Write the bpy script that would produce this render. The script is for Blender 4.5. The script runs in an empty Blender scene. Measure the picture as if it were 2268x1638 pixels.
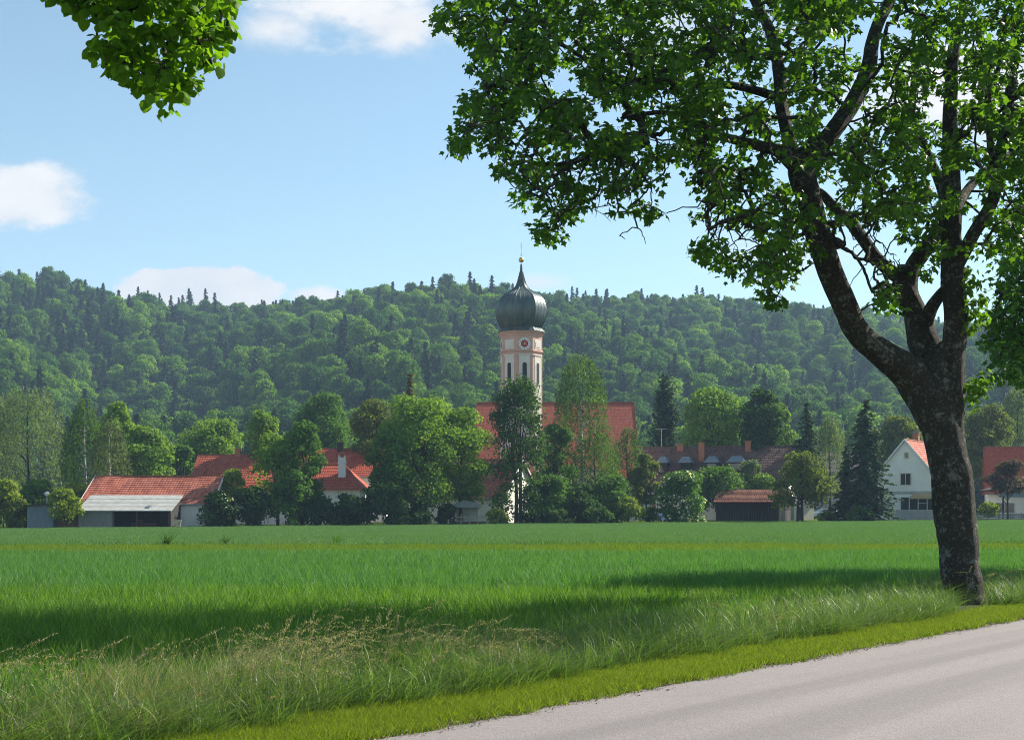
import bpy, math, random
import numpy as np
from mathutils import Vector
R = math.radians
rng = np.random.default_rng(7)
random.seed(7)
S = bpy.context.scene
COL = S.collection

# ------------------------------------------------------------------ camera, light, exposure
F, CX, HZ, EYE = 3116.0, 1134.0, 1125.0, 1.7
cam = bpy.data.cameras.new('camera')
cam.sensor_width = 36; cam.lens = 36 * F / 2268; cam.shift_y = (HZ - 819) / 2268
cam.clip_start = 0.1; cam.clip_end = 4000
co = bpy.data.objects.new('camera', cam); COL.objects.link(co)
co.location = (0, 0, EYE); co.rotation_euler = (R(90), 0, 0)
S.camera = co
SUN_EL, SUN_AZ = 37.0, 33.0           # azimuth measured from +X (right) towards +Y (away)
sd = Vector((math.cos(R(SUN_EL)) * math.cos(R(SUN_AZ)), math.cos(R(SUN_EL)) * math.sin(R(SUN_AZ)), math.sin(R(SUN_EL))))
sl = bpy.data.lights.new('sun', 'SUN'); sl.energy = 5.0; sl.angle = R(0.55); sl.color = (1, .93, .80)
so = bpy.data.objects.new('sun', sl); COL.objects.link(so)
so.rotation_euler = (-sd).to_track_quat('-Z', 'Y').to_euler(); so.location = (60, 20, 80)
S.view_settings.view_transform = 'Standard'; S.view_settings.look = 'None'
S.view_settings.exposure = 1.0; S.view_settings.gamma = 1
S.render.engine = 'CYCLES'
cy = S.cycles
cy.max_bounces = 7; cy.diffuse_bounces = 3; cy.glossy_bounces = 2; cy.transmission_bounces = 4
cy.transparent_max_bounces = 4; cy.volume_bounces = 0
cy.caustics_reflective = False; cy.caustics_refractive = False
cy.pixel_filter_type = 'BLACKMAN_HARRIS'; cy.filter_width = 1.0
cy.use_denoising = True; cy.denoising_input_passes = 'RGB_ALBEDO_NORMAL'; cy.denoising_prefilter = 'NONE'; cy.sample_clamp_indirect = 6


class NT:
    """small helper for node trees"""
    def __init__(s, tree): s.t = tree; s.n = tree.nodes; s.l = tree.links
    def __call__(s, kind, ins=None, **kw):
        nd = s.n.new(kind)
        for k, v in kw.items(): setattr(nd, k, v)
        for k, v in (ins or {}).items(): s.set(nd.inputs[k], v)
        return nd
    def set(s, sock, v):
        if isinstance(v, bpy.types.NodeSocket): s.l.new(v, sock)
        elif isinstance(v, bpy.types.Node): s.l.new(v.outputs[0], sock)
        else: sock.default_value = v
    def m(s, op, a, b=None, c=None, clamp=False):
        nd = s.n.new('ShaderNodeMath'); nd.operation = op; nd.use_clamp = clamp
        for i, v in enumerate((a, b, c)):
            if v is not None: s.set(nd.inputs[i], v)
        return nd.outputs[0]
    def ss(s, v, lo, hi):
        nd = s.n.new('ShaderNodeMapRange'); nd.interpolation_type = 'SMOOTHSTEP'
        s.set(nd.inputs[0], v); s.set(nd.inputs[1], lo); s.set(nd.inputs[2], hi)
        return nd.outputs[0]
    def mix(s, f, a, b, blend='MIX'):
        nd = s.n.new('ShaderNodeMix'); nd.data_type = 'RGBA'; nd.blend_type = blend
        s.set(nd.inputs[0], f)
        for i, v in ((6, a), (7, b)):
            if isinstance(v, tuple) and len(v) == 3: v = v + (1,)
            s.set(nd.inputs[i], v)
        return nd.outputs[2]


w = bpy.data.worlds.new("World"); S.world = w; w.use_nodes = True
N = NT(w.node_tree); N.n.clear()
sky = N('ShaderNodeTexSky', sky_type='NISHITA', sun_disc=False, sun_elevation=R(SUN_EL), sun_rotation=R(90 - SUN_AZ))
sky.air_density = 1.0; sky.dust_density = 0.1; sky.ozone_density = 1.6; sky.altitude = 900
tc = N('ShaderNodeTexCoord'); sep = N('ShaderNodeSeparateXYZ', {0: tc.outputs['Generated']})
dx, dy, dz = sep.outputs
yy = N.m('MAXIMUM', dy, 0.02)
u = N.m('DIVIDE', dx, yy); v = N.m('DIVIDE', dz, yy)
uv = N('ShaderNodeCombineXYZ', {0: u, 1: v})
uvs = N('ShaderNodeCombineXYZ', {0: u, 1: N.m('MULTIPLY', v, 1.7)})
n1 = N('ShaderNodeTexNoise', {'Vector': uvs, 'Scale': 16.0, 'Detail': 9.0, 'Roughness': 0.62})
n2 = N('ShaderNodeTexNoise', {'Vector': uvs, 'Scale': 4.5, 'Detail': 3.0, 'Roughness': 0.5})
nz = N.m('SUBTRACT', N.m('ADD', N.m('MULTIPLY', n1.outputs[0], 1.25), N.m('MULTIPLY', n2.outputs[0], 0.75)), 1.0)
total = None
for (px, py, rx, ry, lo, hi, amp) in [(770, -40, 290, 150, .0, .75, 1.7), (880, 60, 150, 85, .0, .75, 1.6), (20, 440, 230, 92, .0, .5, 1.5),
                                      (440, 646, 215, 68, .0, .13, 1.0), (700, 655, 90, 30, .1, .7, .6), (1190, 625, 110, 32, .1, 1.2, .6), (610, 60, 150, 70, .1, 1.1, 1.2),
                                      (1480, 60, 420, 200, .1, 1.5, 1.0), (2150, 200, 380, 170, .05, .8, 1.0), (1750, 560, 330, 90, .15, 1.5, .8), (-380, 150, 300, 130, 0, .6, 1)]:
    cu, cv = (px - CX) / F, (HZ - py) / F
    a = N.m('DIVIDE', N.m('SUBTRACT', u, cu), rx / F); b = N.m('DIVIDE', N.m('SUBTRACT', v, cv), ry / F)
    r = N.m('SQRT', N.m('ADD', N.m('MULTIPLY', a, a), N.m('MULTIPLY', b, b)))
    f = N.m('ADD', N.m('SUBTRACT', 1.0, r), N.m('MULTIPLY', nz, amp))
    f = N.ss(f, lo, hi)
    total = f if total is None else N.m('MAXIMUM', total, f)
front = N.ss(dy, 0.1, 0.3)
total = N.m('MULTIPLY', total, front)
shade = N.ss(N.m('ADD', N.m('MULTIPLY', n2.outputs[0], .6), N.m('MULTIPLY', n1.outputs[0], .6)), .35, .85)
ccol = N.mix(shade, (4.6, 4.7, 4.9), (6.5, 6.25, 6.1))
hs = N('ShaderNodeHueSaturation', {'Hue': 0.481, 'Saturation': 0.90, 'Value': .99, 'Color': sky.outputs[0]})
wc = N.mix(N.m('MULTIPLY', total, .9), hs.outputs[0], ccol)
bg = N('ShaderNodeBackground', {'Color': wc, 'Strength': 0.088})
wo = N('ShaderNodeOutputWorld', {'Surface': bg.outputs[0]})


# ------------------------------------------------------------------ helpers
def P(px, py, Y):
    """the place at depth Y seen at (px, py) of the 2268 x 1638 view"""
    return np.array(((px - CX) * Y / F, Y, EYE + (HZ - py) * Y / F))

def PX(px, Y): return (px - CX) * Y / F
def PZ(py, Y): return EYE + (HZ - py) * Y / F

def sstep(a, b, x):
    t = np.clip((np.asarray(x, float) - a) / (b - a), 0, 1); return t * t * (3 - 2 * t)

def gh(X, Y):
    return sstep(20, 150, Y) * (-.33 + .005 * np.clip(X, -80, 90))

E0 = np.array((-1.0, 10.3)); RD = np.array((.6171, .7869)); NR = np.array((.7869, -.6171))
def road_s(X, Y): return (X - E0[0]) * NR[0] + (Y - E0[1]) * NR[1]
def edgeY(X): # far end of the field
    return 163.5 + .30 * np.clip(X, -90, 95)

def fmesh(name, V, Fc, rnd=None, smooth=False):
    V = np.asarray(V, np.float32).reshape(-1, 3); Fc = np.asarray(Fc, np.int32); M, k = Fc.shape
    me = bpy.data.meshes.new(name)
    me.vertices.add(len(V)); me.vertices.foreach_set('co', V.ravel())
    me.loops.add(M * k); me.loops.foreach_set('vertex_index', Fc.ravel())
    me.polygons.add(M); me.polygons.foreach_set('loop_start', np.arange(M, dtype=np.int32) * k)
    if smooth: me.polygons.foreach_set('use_smooth', np.ones(M, bool))
    if rnd is not None:
        a = me.attributes.new('rnd', 'FLOAT', 'FACE'); a.data.foreach_set('value', np.asarray(rnd, np.float32))
    me.update(calc_edges=True)
    return me

def link(name, me, mat=None, parent=None, loc=None):
    o = bpy.data.objects.new(name, me); COL.objects.link(o)
    if mat is not None and not me.materials: me.materials.append(mat)
    if parent is not None: o.parent = parent
    if loc is not None: o.location = loc
    return o

def tag(o, label=None, cat=None, group=None, kind=None):
    if label: o['label'] = label
    if cat: o['category'] = cat
    if group: o['group'] = group
    if kind: o['kind'] = kind
    return o

def empty(name, loc, label, cat, group=None, rz=0):
    o = bpy.data.objects.new(name, None); COL.objects.link(o); o.empty_display_size = .5
    o.location = loc; o.rotation_euler = (0, 0, rz)
    return tag(o, label, cat, group)

class MB:
    """collects pieces of ONE part"""
    def __init__(s): s.V = []; s.F = []; s.k = 0
    def add(s, V, Fs):
        for f in Fs: s.F.append(tuple(i + s.k for i in f))
        s.V += [tuple(map(float, p)) for p in V]; s.k += len(V); return s
    def box(s, x0, x1, y0, y1, z0, z1):
        V = [(x, y, z) for z in (z0, z1) for y in (y0, y1) for x in (x0, x1)]
        return s.add(V, [(0, 2, 3, 1), (4, 5, 7, 6), (0, 1, 5, 4), (2, 6, 7, 3), (0, 4, 6, 2), (1, 3, 7, 5)])
    def prism(s, poly, axis, a, b):
        """poly in the two other axes, extruded along axis from a to b"""
        n = len(poly); V = []
        for t in (a, b):
            for p, q in poly:
                V.append({'x': (t, p, q), 'y': (p, t, q), 'z': (p, q, t)}[axis])
        Fs = [tuple(range(n)), tuple(range(2 * n - 1, n - 1, -1))] + [(i, (i + 1) % n + 0, (i + 1) % n + n, i + n) for i in range(n)]
        return s.add(V, Fs)
    def lathe(s, prof, n=24, cx=0, cy=0, rot=0):
        V = []
        for r, z in prof:
            for i in range(n):
                a = rot + 2 * math.pi * i / n; V.append((cx + r * math.cos(a), cy + r * math.sin(a), z))
        Fs = [(j * n + i, j * n + (i + 1) % n, (j + 1) * n + (i + 1) % n, (j + 1) * n + i) for j in range(len(prof) - 1) for i in range(n)]
        Fs += [tuple(range(n - 1, -1, -1)), tuple((len(prof) - 1) * n + i for i in range(n))]
        return s.add(V, Fs)
    def tube(s, path, rad, n=6):
        V, Q = tube(path, rad, n); return s.add(V.reshape(-1, 3), [tuple(q) for q in Q])
    def build(s, name, mat, parent=None, smooth=False, bevel=0):
        me = bpy.data.meshes.new(name); me.from_pydata(s.V, [], s.F)
        import bmesh
        bm = bmesh.new(); bm.from_mesh(me); bmesh.ops.recalc_face_normals(bm, faces=bm.faces)
        if bevel: bmesh.ops.bevel(bm, geom=bm.edges[:], offset=bevel, segments=1, affect='EDGES')
        bm.to_mesh(me); bm.free()
        if smooth: me.polygons.foreach_set('use_smooth', np.ones(len(me.polygons), bool))
        me.update()
        return link(name, me, mat, parent)

def nrm(v): return v / np.maximum(np.linalg.norm(v, axis=-1, keepdims=True), 1e-9)

def catmull(pts, sub=4):
    p = np.asarray(pts, float)
    if len(p) < 3: return np.concatenate([p[0] + (p[1] - p[0]) * t for t in np.linspace(0, 1, sub + 1)]).reshape(-1, p.shape[1])
    q = np.vstack([2 * p[0] - p[1], p, 2 * p[-1] - p[-2]]); out = []
    for i in range(1, len(q) - 2):
        for t in np.linspace(0, 1, sub, endpoint=False):
            a, b, c, d = q[i - 1], q[i], q[i + 1], q[i + 2]
            out.append(.5 * ((2 * b) + (-a + c) * t + (2 * a - 5 * b + 4 * c - d) * t * t + (-a + 3 * b - 3 * c + d) * t ** 3))
    out.append(p[-1]); return np.array(out)

def tube(path, rad, n=6, knob=0, cap=True):
    path = np.asarray(path, float); m = len(path); rad = np.broadcast_to(np.asarray(rad, float), (m,))
    T = nrm(np.gradient(path, axis=0)); up = np.array((.31, .95, .05)); V = np.empty((m, n, 3))
    A = np.linspace(0, 2 * np.pi, n, endpoint=False)
    sidev = np.cross(T[0], up)
    for i in range(m):
        sidev = sidev - T[i] * np.dot(sidev, T[i]); sidev /= max(np.linalg.norm(sidev), 1e-9)
        b = np.cross(T[i], sidev)
        rr = rad[i] * (1 + (knob * (rng.random(n) - .5) if knob else 0))
        V[i] = path[i] + (np.cos(A) * rr)[:, None] * sidev + (np.sin(A) * rr)[:, None] * b
    I = np.arange(n); Q = []
    for i in range(m - 1):
        Q.append(np.stack([i * n + I, i * n + (I + 1) % n, (i + 1) * n + (I + 1) % n, (i + 1) * n + I], 1))
    return V, np.concatenate(Q)

class Acc:
    """collects quads given as arrays"""
    def __init__(s): s.V = []; s.F = []; s.R = []; s.k = 0
    def add(s, V, Fc, rnd=None):
        V = np.asarray(V, np.float32).reshape(-1, 3); Fc = np.asarray(Fc)
        s.V.append(V); s.F.append(Fc + s.k); s.k += len(V)
        s.R.append(np.full(len(Fc), .5) if rnd is None else rnd)
    def mesh(s, name, smooth=False): return fmesh(name, np.concatenate(s.V), np.concatenate(s.F), np.concatenate(s.R), smooth)

def rhomb(C, Nn, size, asp=1.0, along=None, r=rng):
    """leaf-shaped quads at C facing Nn"""
    n = len(C); Nn = nrm(Nn)
    a = r.normal(size=(n, 3)) if along is None else along
    a = nrm(a - Nn * np.sum(a * Nn, 1, keepdims=True)); b = np.cross(Nn, a)
    s = np.broadcast_to(np.asarray(size, float), (n,))[:, None]
    V = np.stack([C - a * s * .5, C + b * s * .36 * asp + Nn * s * .08, C + a * s * .5, C - b * s * .36 * asp + Nn * s * .08], 1)
    return V.reshape(-1, 3), np.arange(n * 4).reshape(n, 4)


# ------------------------------------------------------------------ materials
def newmat(name):
    m = bpy.data.materials.new(name); m.use_nodes = True; n = NT(m.node_tree); n.n.clear(); return m, n

def finish(n, sh, disp=None):
    o = n('ShaderNodeOutputMaterial', {'Surface': sh}); return o

def leafmat(name, col, col2, trans=.34, rough=.7, spec=.08, objvar=None, tcol=(1.25, 1.35, .55)):
    """leaf: colour varies leaf by leaf (face attribute) and, where objvar is given, tree by tree"""
    m, n = newmat(name)
    at = n('ShaderNodeAttribute', attribute_name='rnd')
    c = n.mix(at.outputs['Fac'], col, col2)
    if objvar:
        oi = n('ShaderNodeObjectInfo'); rp = n('ShaderNodeValToRGB'); n.set(rp.inputs[0], oi.outputs['Random'])
        rp.color_ramp.interpolation = 'LINEAR'
        els = rp.color_ramp.elements
        for i, (p_, c_) in enumerate(objvar):
            e = els[0] if i == 0 else els[len(els) - 1] if i == len(objvar) - 1 else els.new(p_)
            e.position = p_; e.color = c_ + (1,)
        c = n.mix(1.0, c, rp.outputs[0], 'MULTIPLY')
    p = n('ShaderNodeBsdfPrincipled', {'Base Color': c, 'Roughness': rough, 'Specular IOR Level': spec})
    tcx = n.mix(1.0, c, tcol, 'MULTIPLY')
    t = n('ShaderNodeBsdfTranslucent', {'Color': tcx})
    mx = n('ShaderNodeMixShader', {0: trans, 1: p.outputs[0], 2: t.outputs[0]})
    finish(n, mx.outputs[0]); return m

def plain(name, col, col2=None, scale=3, rough=.8, bump=0, metal=0, spec=.3, stretch=(1, 1, 1), thr=(.35, .65), detail=6):
    m, n = newmat(name); t = n('ShaderNodeTexCoord')
    mp = n('ShaderNodeMapping', {'Vector': t.outputs['Object'], 'Scale': stretch})
    ns = n('ShaderNodeTexNoise', {'Vector': mp.outputs[0], 'Scale': float(scale), 'Detail': float(detail), 'Roughness': .6})
    c = n.mix(n.ss(ns.outputs[0], *thr), col, col2 or tuple(x * .8 for x in col))
    p = n('ShaderNodeBsdfPrincipled', {'Base Color': c, 'Roughness': rough, 'Metallic': metal, 'Specular IOR Level': spec})
    if bump:
        b = n('ShaderNodeBump', {'Height': ns.outputs[0], 'Strength': bump, 'Distance': .05}); n.set(p.inputs['Normal'], b.outputs[0])
    finish(n, p.outputs[0]); return m

def tilemat(name, col, col2, moss=(.12, .10, .07), cols=3.4, rough=.75, axis=0, amount=.5, bump=.45):
    """clay tiles: every tile a slightly different red, ribs down the slope"""
    m, n = newmat(name); t = n('ShaderNodeTexCoord'); s = n('ShaderNodeSeparateXYZ', {0: t.outputs['Object']})
    x, z = s.outputs[axis], s.outputs[2]
    ci = n.m('FLOOR', n.m('MULTIPLY', x, cols)); ri = n.m('FLOOR', n.m('MULTIPLY', z, 3.2))
    wn = n('ShaderNodeTexWhiteNoise', {'Vector': n('ShaderNodeCombineXYZ', {0: ci, 1: ri}).outputs[0]})
    c = n.mix(wn.outputs[0], col, col2)
    ns = n('ShaderNodeTexNoise', {'Vector': t.outputs['Object'], 'Scale': .9, 'Detail': 6.0, 'Roughness': .65})
    c = n.mix(n.m('MULTIPLY', n.ss(ns.outputs[0], .52, .72), amount), c, moss)
    fr = n.m('FRACT', n.m('MULTIPLY', x, cols))
    h = n.m('SINE', n.m('MULTIPLY', fr, math.pi))
    p = n('ShaderNodeBsdfPrincipled', {'Base Color': c, 'Roughness': rough, 'Specular IOR Level': .1})
    b = n('ShaderNodeBump', {'Height': h, 'Strength': bump, 'Distance': .06}); n.set(p.inputs['Normal'], b.outputs[0])
    finish(n, p.outputs[0]); return m

def barkmat(name, dark, mid, lichen, amt=.5, sc=1.0):
    m, n = newmat(name); t = n('ShaderNodeTexCoord')
    wob = n('ShaderNodeTexNoise', {'Vector': t.outputs['Object'], 'Scale': 6.0 * sc, 'Detail': 3.0})
    va = n('ShaderNodeVectorMath', {0: t.outputs['Object'], 1: wob.outputs['Color']}, operation='MULTIPLY_ADD'); va.inputs[1].default_value = (.06, .06, .06)
    n.l.new(wob.outputs['Color'], va.inputs[0]); n.l.new(t.outputs['Object'], va.inputs[2])
    mp = n('ShaderNodeMapping', {'Vector': va.outputs[0], 'Scale': (sc, sc, sc * .22)})
    vo = n('ShaderNodeTexVoronoi', {'Vector': mp.outputs[0], 'Scale': 46.0, 'Randomness': 1.0}, feature='DISTANCE_TO_EDGE')
    ns = n('ShaderNodeTexNoise', {'Vector': mp.outputs[0], 'Scale': 24.0, 'Detail': 9.0, 'Roughness': .75})
    hgt = n.m('ADD', n.m('MULTIPLY', n.ss(vo.outputs['Distance'], .0, .16), .35), n.m('MULTIPLY', ns.outputs[0], .9))
    c = n.mix(n.ss(hgt, .45, .95), dark, mid)
    l1 = n('ShaderNodeTexNoise', {'Vector': t.outputs['Object'], 'Scale': 4.2 * sc, 'Detail': 10.0, 'Roughness': .78})
    c = n.mix(n.m('MULTIPLY', n.ss(l1.outputs[0], .54, .60), amt), c, lichen)
    l3 = n('ShaderNodeTexNoise', {'Vector': t.outputs['Object'], 'Scale': 15.0 * sc, 'Detail': 6.0, 'Roughness': .7})
    c = n.mix(n.m('MULTIPLY', n.ss(l3.outputs[0], .55, .63), amt * .7), c, lichen)
    l2 = n('ShaderNodeTexNoise', {'Vector': t.outputs['Object'], 'Scale': 1.1 * sc, 'Detail': 5.0, 'Roughness': .7})
    c = n.mix(n.m('MULTIPLY', n.ss(l2.outputs[0], .60, .70), .5), c, (.05, .06, .018))
    p = n('ShaderNodeBsdfPrincipled', {'Base Color': c, 'Roughness': .92, 'Specular IOR Level': .15})
    b = n('ShaderNodeBump', {'Height': hgt, 'Strength': 1.0, 'Distance': .04}); n.set(p.inputs['Normal'], b.outputs[0])
    finish(n, p.outputs[0]); return m

M = {}
M['bark'] = barkmat('maple_bark', (.018, .016, .013), (.145, .128, .108), (.34, .345, .31), .85)
M['bark_plain'] = plain('bark', (.05, .042, .034), (.025, .02, .016), 5, .9, .6, stretch=(1, 1, .3))
M['bark_birch'] = plain('birch_bark', (.55, .53, .48), (.10, .09, .08), 4, .8, .3, stretch=(.6, .6, 2.2), thr=(.5, .62))
M['twig'] = plain('twig_bark', (.035, .028, .022), (.02, .016, .012), 8, .9)
M['maple'] = leafmat('maple_leaf', (.041, .106, .015), (.095, .198, .027), .48, .42, .25, tcol=(1.8, 1.8, .45))
M['maple_young'] = leafmat('young_maple_leaf', (.10, .20, .02), (.15, .27, .03), .5)
M['linden'] = leafmat('linden_leaf', (.060, .150, .010), (.125, .235, .016), .52, .5, .15, tcol=(1.9, 1.9, .5))
G = {  # foliage kinds of the village
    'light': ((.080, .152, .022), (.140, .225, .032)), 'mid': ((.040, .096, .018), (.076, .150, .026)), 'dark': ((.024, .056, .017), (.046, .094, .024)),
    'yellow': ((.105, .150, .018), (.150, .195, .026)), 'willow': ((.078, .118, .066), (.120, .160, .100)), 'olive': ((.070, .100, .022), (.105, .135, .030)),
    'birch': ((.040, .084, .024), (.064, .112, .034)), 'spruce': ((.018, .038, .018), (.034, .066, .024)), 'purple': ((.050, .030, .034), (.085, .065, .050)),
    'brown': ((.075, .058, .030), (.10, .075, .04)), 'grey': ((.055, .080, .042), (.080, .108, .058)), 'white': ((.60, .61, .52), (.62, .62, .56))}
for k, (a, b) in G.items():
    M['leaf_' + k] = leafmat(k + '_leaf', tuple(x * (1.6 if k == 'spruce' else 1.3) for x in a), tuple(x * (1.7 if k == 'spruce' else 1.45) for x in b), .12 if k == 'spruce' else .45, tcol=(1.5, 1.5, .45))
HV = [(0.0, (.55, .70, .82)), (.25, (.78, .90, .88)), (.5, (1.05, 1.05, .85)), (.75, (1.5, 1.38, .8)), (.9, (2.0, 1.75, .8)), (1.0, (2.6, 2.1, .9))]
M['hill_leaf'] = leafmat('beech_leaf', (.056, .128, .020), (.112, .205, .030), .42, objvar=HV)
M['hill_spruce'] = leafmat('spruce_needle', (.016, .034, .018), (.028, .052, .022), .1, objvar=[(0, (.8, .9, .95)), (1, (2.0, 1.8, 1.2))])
M['tile_red'] = tilemat('clay_tile', (.31, .070, .042), (.43, .115, .066), cols=3.2)
M['tile_old'] = tilemat('old_clay_tile', (.32, .090, .058), (.48, .165, .110), cols=3.2, amount=.45)
M['tile_bright'] = tilemat('bright_clay_tile', (.35, .072, .042), (.43, .10, .056), cols=3.6, amount=.15)
M['tile_church'] = tilemat('church_tile', (.31, .082, .055), (.39, .115, .076), cols=5, amount=.35, bump=.15)
M['tile_brown'] = tilemat('brown_tile', (.115, .064, .052), (.165, .096, .078), cols=3.2, amount=.4)
M['tile_grey'] = tilemat('grey_tile', (.12, .105, .095), (.17, .15, .135), cols=3.2)
M['tile_shed'] = tilemat('weathered_shed_tile', (.17, .068, .045), (.28, .12, .075), (.09, .075, .055), cols=4, amount=.9)
M['ridge_tile'] = plain('ridge_tile', (.34, .10, .06), (.24, .07, .04), 3, .8)
M['eternit'] = plain('fibre_cement', (.42, .42, .40), (.30, .30, .28), 1.6, .85, .3, stretch=(1, 2, 2))
M['plaster'] = plain('white_plaster', (.88, .85, .78), (.82, .78, .71), 1.2, .9)
M['plaster_cream'] = plain('cream_plaster', (.70, .63, .50), (.62, .55, .43), 1.2, .9)
M['plaster_grey'] = plain('grey_plaster', (.50, .49, .46), (.38, .37, .34), 1.5, .9)
M['pink'] = plain('pink_plaster', (.62, .37, .29), (.56, .33, .26), 1.5, .9)
M['offwhite'] = plain('off_white_plaster', (.74, .66, .58), (.68, .60, .53), 1.5, .9)
M['copper'] = plain('patinated_copper', (.058, .082, .080), (.095, .130, .122), 1.1, .45, .1, metal=.3, spec=.5, stretch=(1.5, 1.5, .4))
M['gold'] = plain('gilding', (.75, .50, .16), (.65, .42, .12), 3, .28, metal=1)
M['glass'] = plain('window_glass', (.015, .018, .022), (.02, .024, .03), 2, .08, spec=.6)
M['black'] = plain('dark_louvre', (.015, .015, .018), (.03, .03, .032), 6, .7)
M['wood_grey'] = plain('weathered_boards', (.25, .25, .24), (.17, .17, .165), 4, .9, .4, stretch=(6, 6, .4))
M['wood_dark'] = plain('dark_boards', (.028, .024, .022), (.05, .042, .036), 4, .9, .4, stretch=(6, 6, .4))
M['wood_brown'] = plain('brown_boards', (.12, .07, .04), (.08, .045, .028), 4, .9, .4, stretch=(5, 5, .5))
M['wood_pale'] = plain('pale_boards', (.52, .44, .30), (.42, .35, .24), 4, .85, .3)
M['sheet_blue'] = plain('blue_grey_boards', (.20, .25, .28), (.14, .18, .21), 3, .8, .3, stretch=(6, 6, .3))
M['zinc'] = plain('zinc', (.26, .29, .31), (.20, .23, .25), 2, .45, metal=.5)
M['brick'] = plain('brick', (.42, .17, .09), (.32, .13, .07), 6, .85, .3)
M['white'] = plain('white_paint', (.78, .78, .76), (.72, .72, .70), 2, .6)
M['redclock'] = plain('red_paint', (.33, .045, .04), (.28, .04, .035), 3, .6)
M['awning'] = plain('tan_awning', (.55, .38, .18), (.50, .34, .16), 3, .85)
M['car_blue'] = plain('blue_car_paint', (.05, .13, .36), (.045, .12, .33), 1, .2, spec=.6)
M['car_silver'] = plain('silver_car_paint', (.35, .45, .55), (.33, .43, .52), 1, .22, metal=.4, spec=.6)
M['rubber'] = plain('rubber', (.015, .015, .015), (.02, .02, .02), 5, .8)
M['steel'] = plain('galvanised_steel', (.38, .39, .40), (.3, .31, .32), 5, .4, metal=.8)
M['orange'] = plain('orange_paint', (.6, .18, .06), (.55, .16, .05), 4, .6)
M['skyblue'] = plain('light_blue_paint', (.2, .38, .62), (.18, .35, .58), 4, .6)

# ground
gm, n = newmat('meadow_soil'); t = n('ShaderNodeTexCoord')
ns = n('ShaderNodeTexNoise', {'Vector': t.outputs['Object'], 'Scale': 1.2, 'Detail': 8.0, 'Roughness': .7})
c = n.mix(n.ss(ns.outputs[0], .35, .65), (.030, .052, .014), (.055, .075, .020))
finish(n, n('ShaderNodeBsdfPrincipled', {'Base Color': c, 'Roughness': 1.0, 'Specular IOR Level': .1}).outputs[0])
hm = plain('forest_floor', (.022, .032, .014), (.035, .045, .02), .2, 1)

# road: coordinates of the road itself (object space: x along, y across)
rm, n = newmat('asphalt'); t = n('ShaderNodeTexCoord'); sp = n('ShaderNodeSeparateXYZ', {0: t.outputs['Object']})
st = n('ShaderNodeCombineXYZ', {0: n.m('MULTIPLY', sp.outputs[0], .035), 1: sp.outputs[1]})
lane = n('ShaderNodeTexNoise', {'Vector': st.outputs[0], 'Scale': 1.15, 'Detail': 2.0, 'Roughness': .45})
big = n('ShaderNodeTexNoise', {'Vector': t.outputs['Object'], 'Scale': .8, 'Detail': 5.0, 'Roughness': .6})
gr = n('ShaderNodeTexVoronoi', {'Vector': t.outputs['Object'], 'Scale': 62.0})
c = n.mix(n.ss(lane.outputs[0], .36, .62), (.190, .170, .170), (.250, .221, .217))
c = n.mix(n.m('MULTIPLY', n.ss(big.outputs[0], .4, .75), .30), c, (.20, .185, .19))
gcol = n.mix(gr.outputs['Color'], (.80, .80, .80), (1.16, 1.155, 1.15))
c = n.mix(1.0, c, gcol, 'MULTIPLY')
p = n('ShaderNodeBsdfPrincipled', {'Base Color': c, 'Roughness': .8, 'Specular IOR Level': .25})
b = n('ShaderNodeBump', {'Height': gr.outputs['Distance'], 'Strength': .5, 'Distance': .006}); n.set(p.inputs['Normal'], b.outputs[0])
finish(n, p.outputs[0])


# ------------------------------------------------------------------ ground, road, hill
ys = np.concatenate([np.linspace(-45, 8, 12), np.linspace(9, 60, 60), np.linspace(63, 260, 60), np.linspace(275, 1440, 30)])
xs = np.concatenate([np.linspace(-1240, -110, 18), np.linspace(-100, 110, 90), np.linspace(120, 1240, 18)])
gx, gy = np.meshgrid(xs, ys); gz = gh(gx, gy) - .05 * sstep(-.2, .0, -np.abs(road_s(gx, gy) - 3) + 3.2)
nx, ny = len(xs), len(ys)
I = (np.arange(ny - 1)[:, None] * nx + np.arange(nx - 1)).ravel()
ground = link('ground', fmesh('ground', np.stack([gx, gy, gz], -1), np.stack([I, I + 1, I + nx + 1, I + nx], 1), smooth=True), gm)
tag(ground, 'flat green ground under the fields and the village', 'ground', kind='structure')

tt = np.linspace(-40, 140, 181); wv = np.array([0.0, .5, 1.5, 3, 4.5, 5.5, 6.0])
edge = .035 * np.sin(tt * 1.9) + .03 * np.sin(tt * 5.3 + 1) + .02 * np.sin(tt * 13.1)
V = [(a, -(b + (edge[i] if b == 0 else 0)), .012 + .05 * (1 - ((b - 3) / 3) ** 2)) for i, a in enumerate(tt) for b in wv]
nw = len(wv); I = (np.arange(len(tt) - 1)[:, None] * nw + np.arange(nw - 1)).ravel()
road = link('road', fmesh('road', V, np.stack([I, I + nw, I + nw + 1, I + 1], 1), smooth=True), rm)
# road object axes: x along the road, y away from it to the field side
road.location = (E0[0], E0[1], 0); road.rotation_euler = (0, 0, math.atan2(RD[1], RD[0]))
tag(road, 'pale grey pinkish asphalt country road without markings', 'road', kind='structure')

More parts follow.
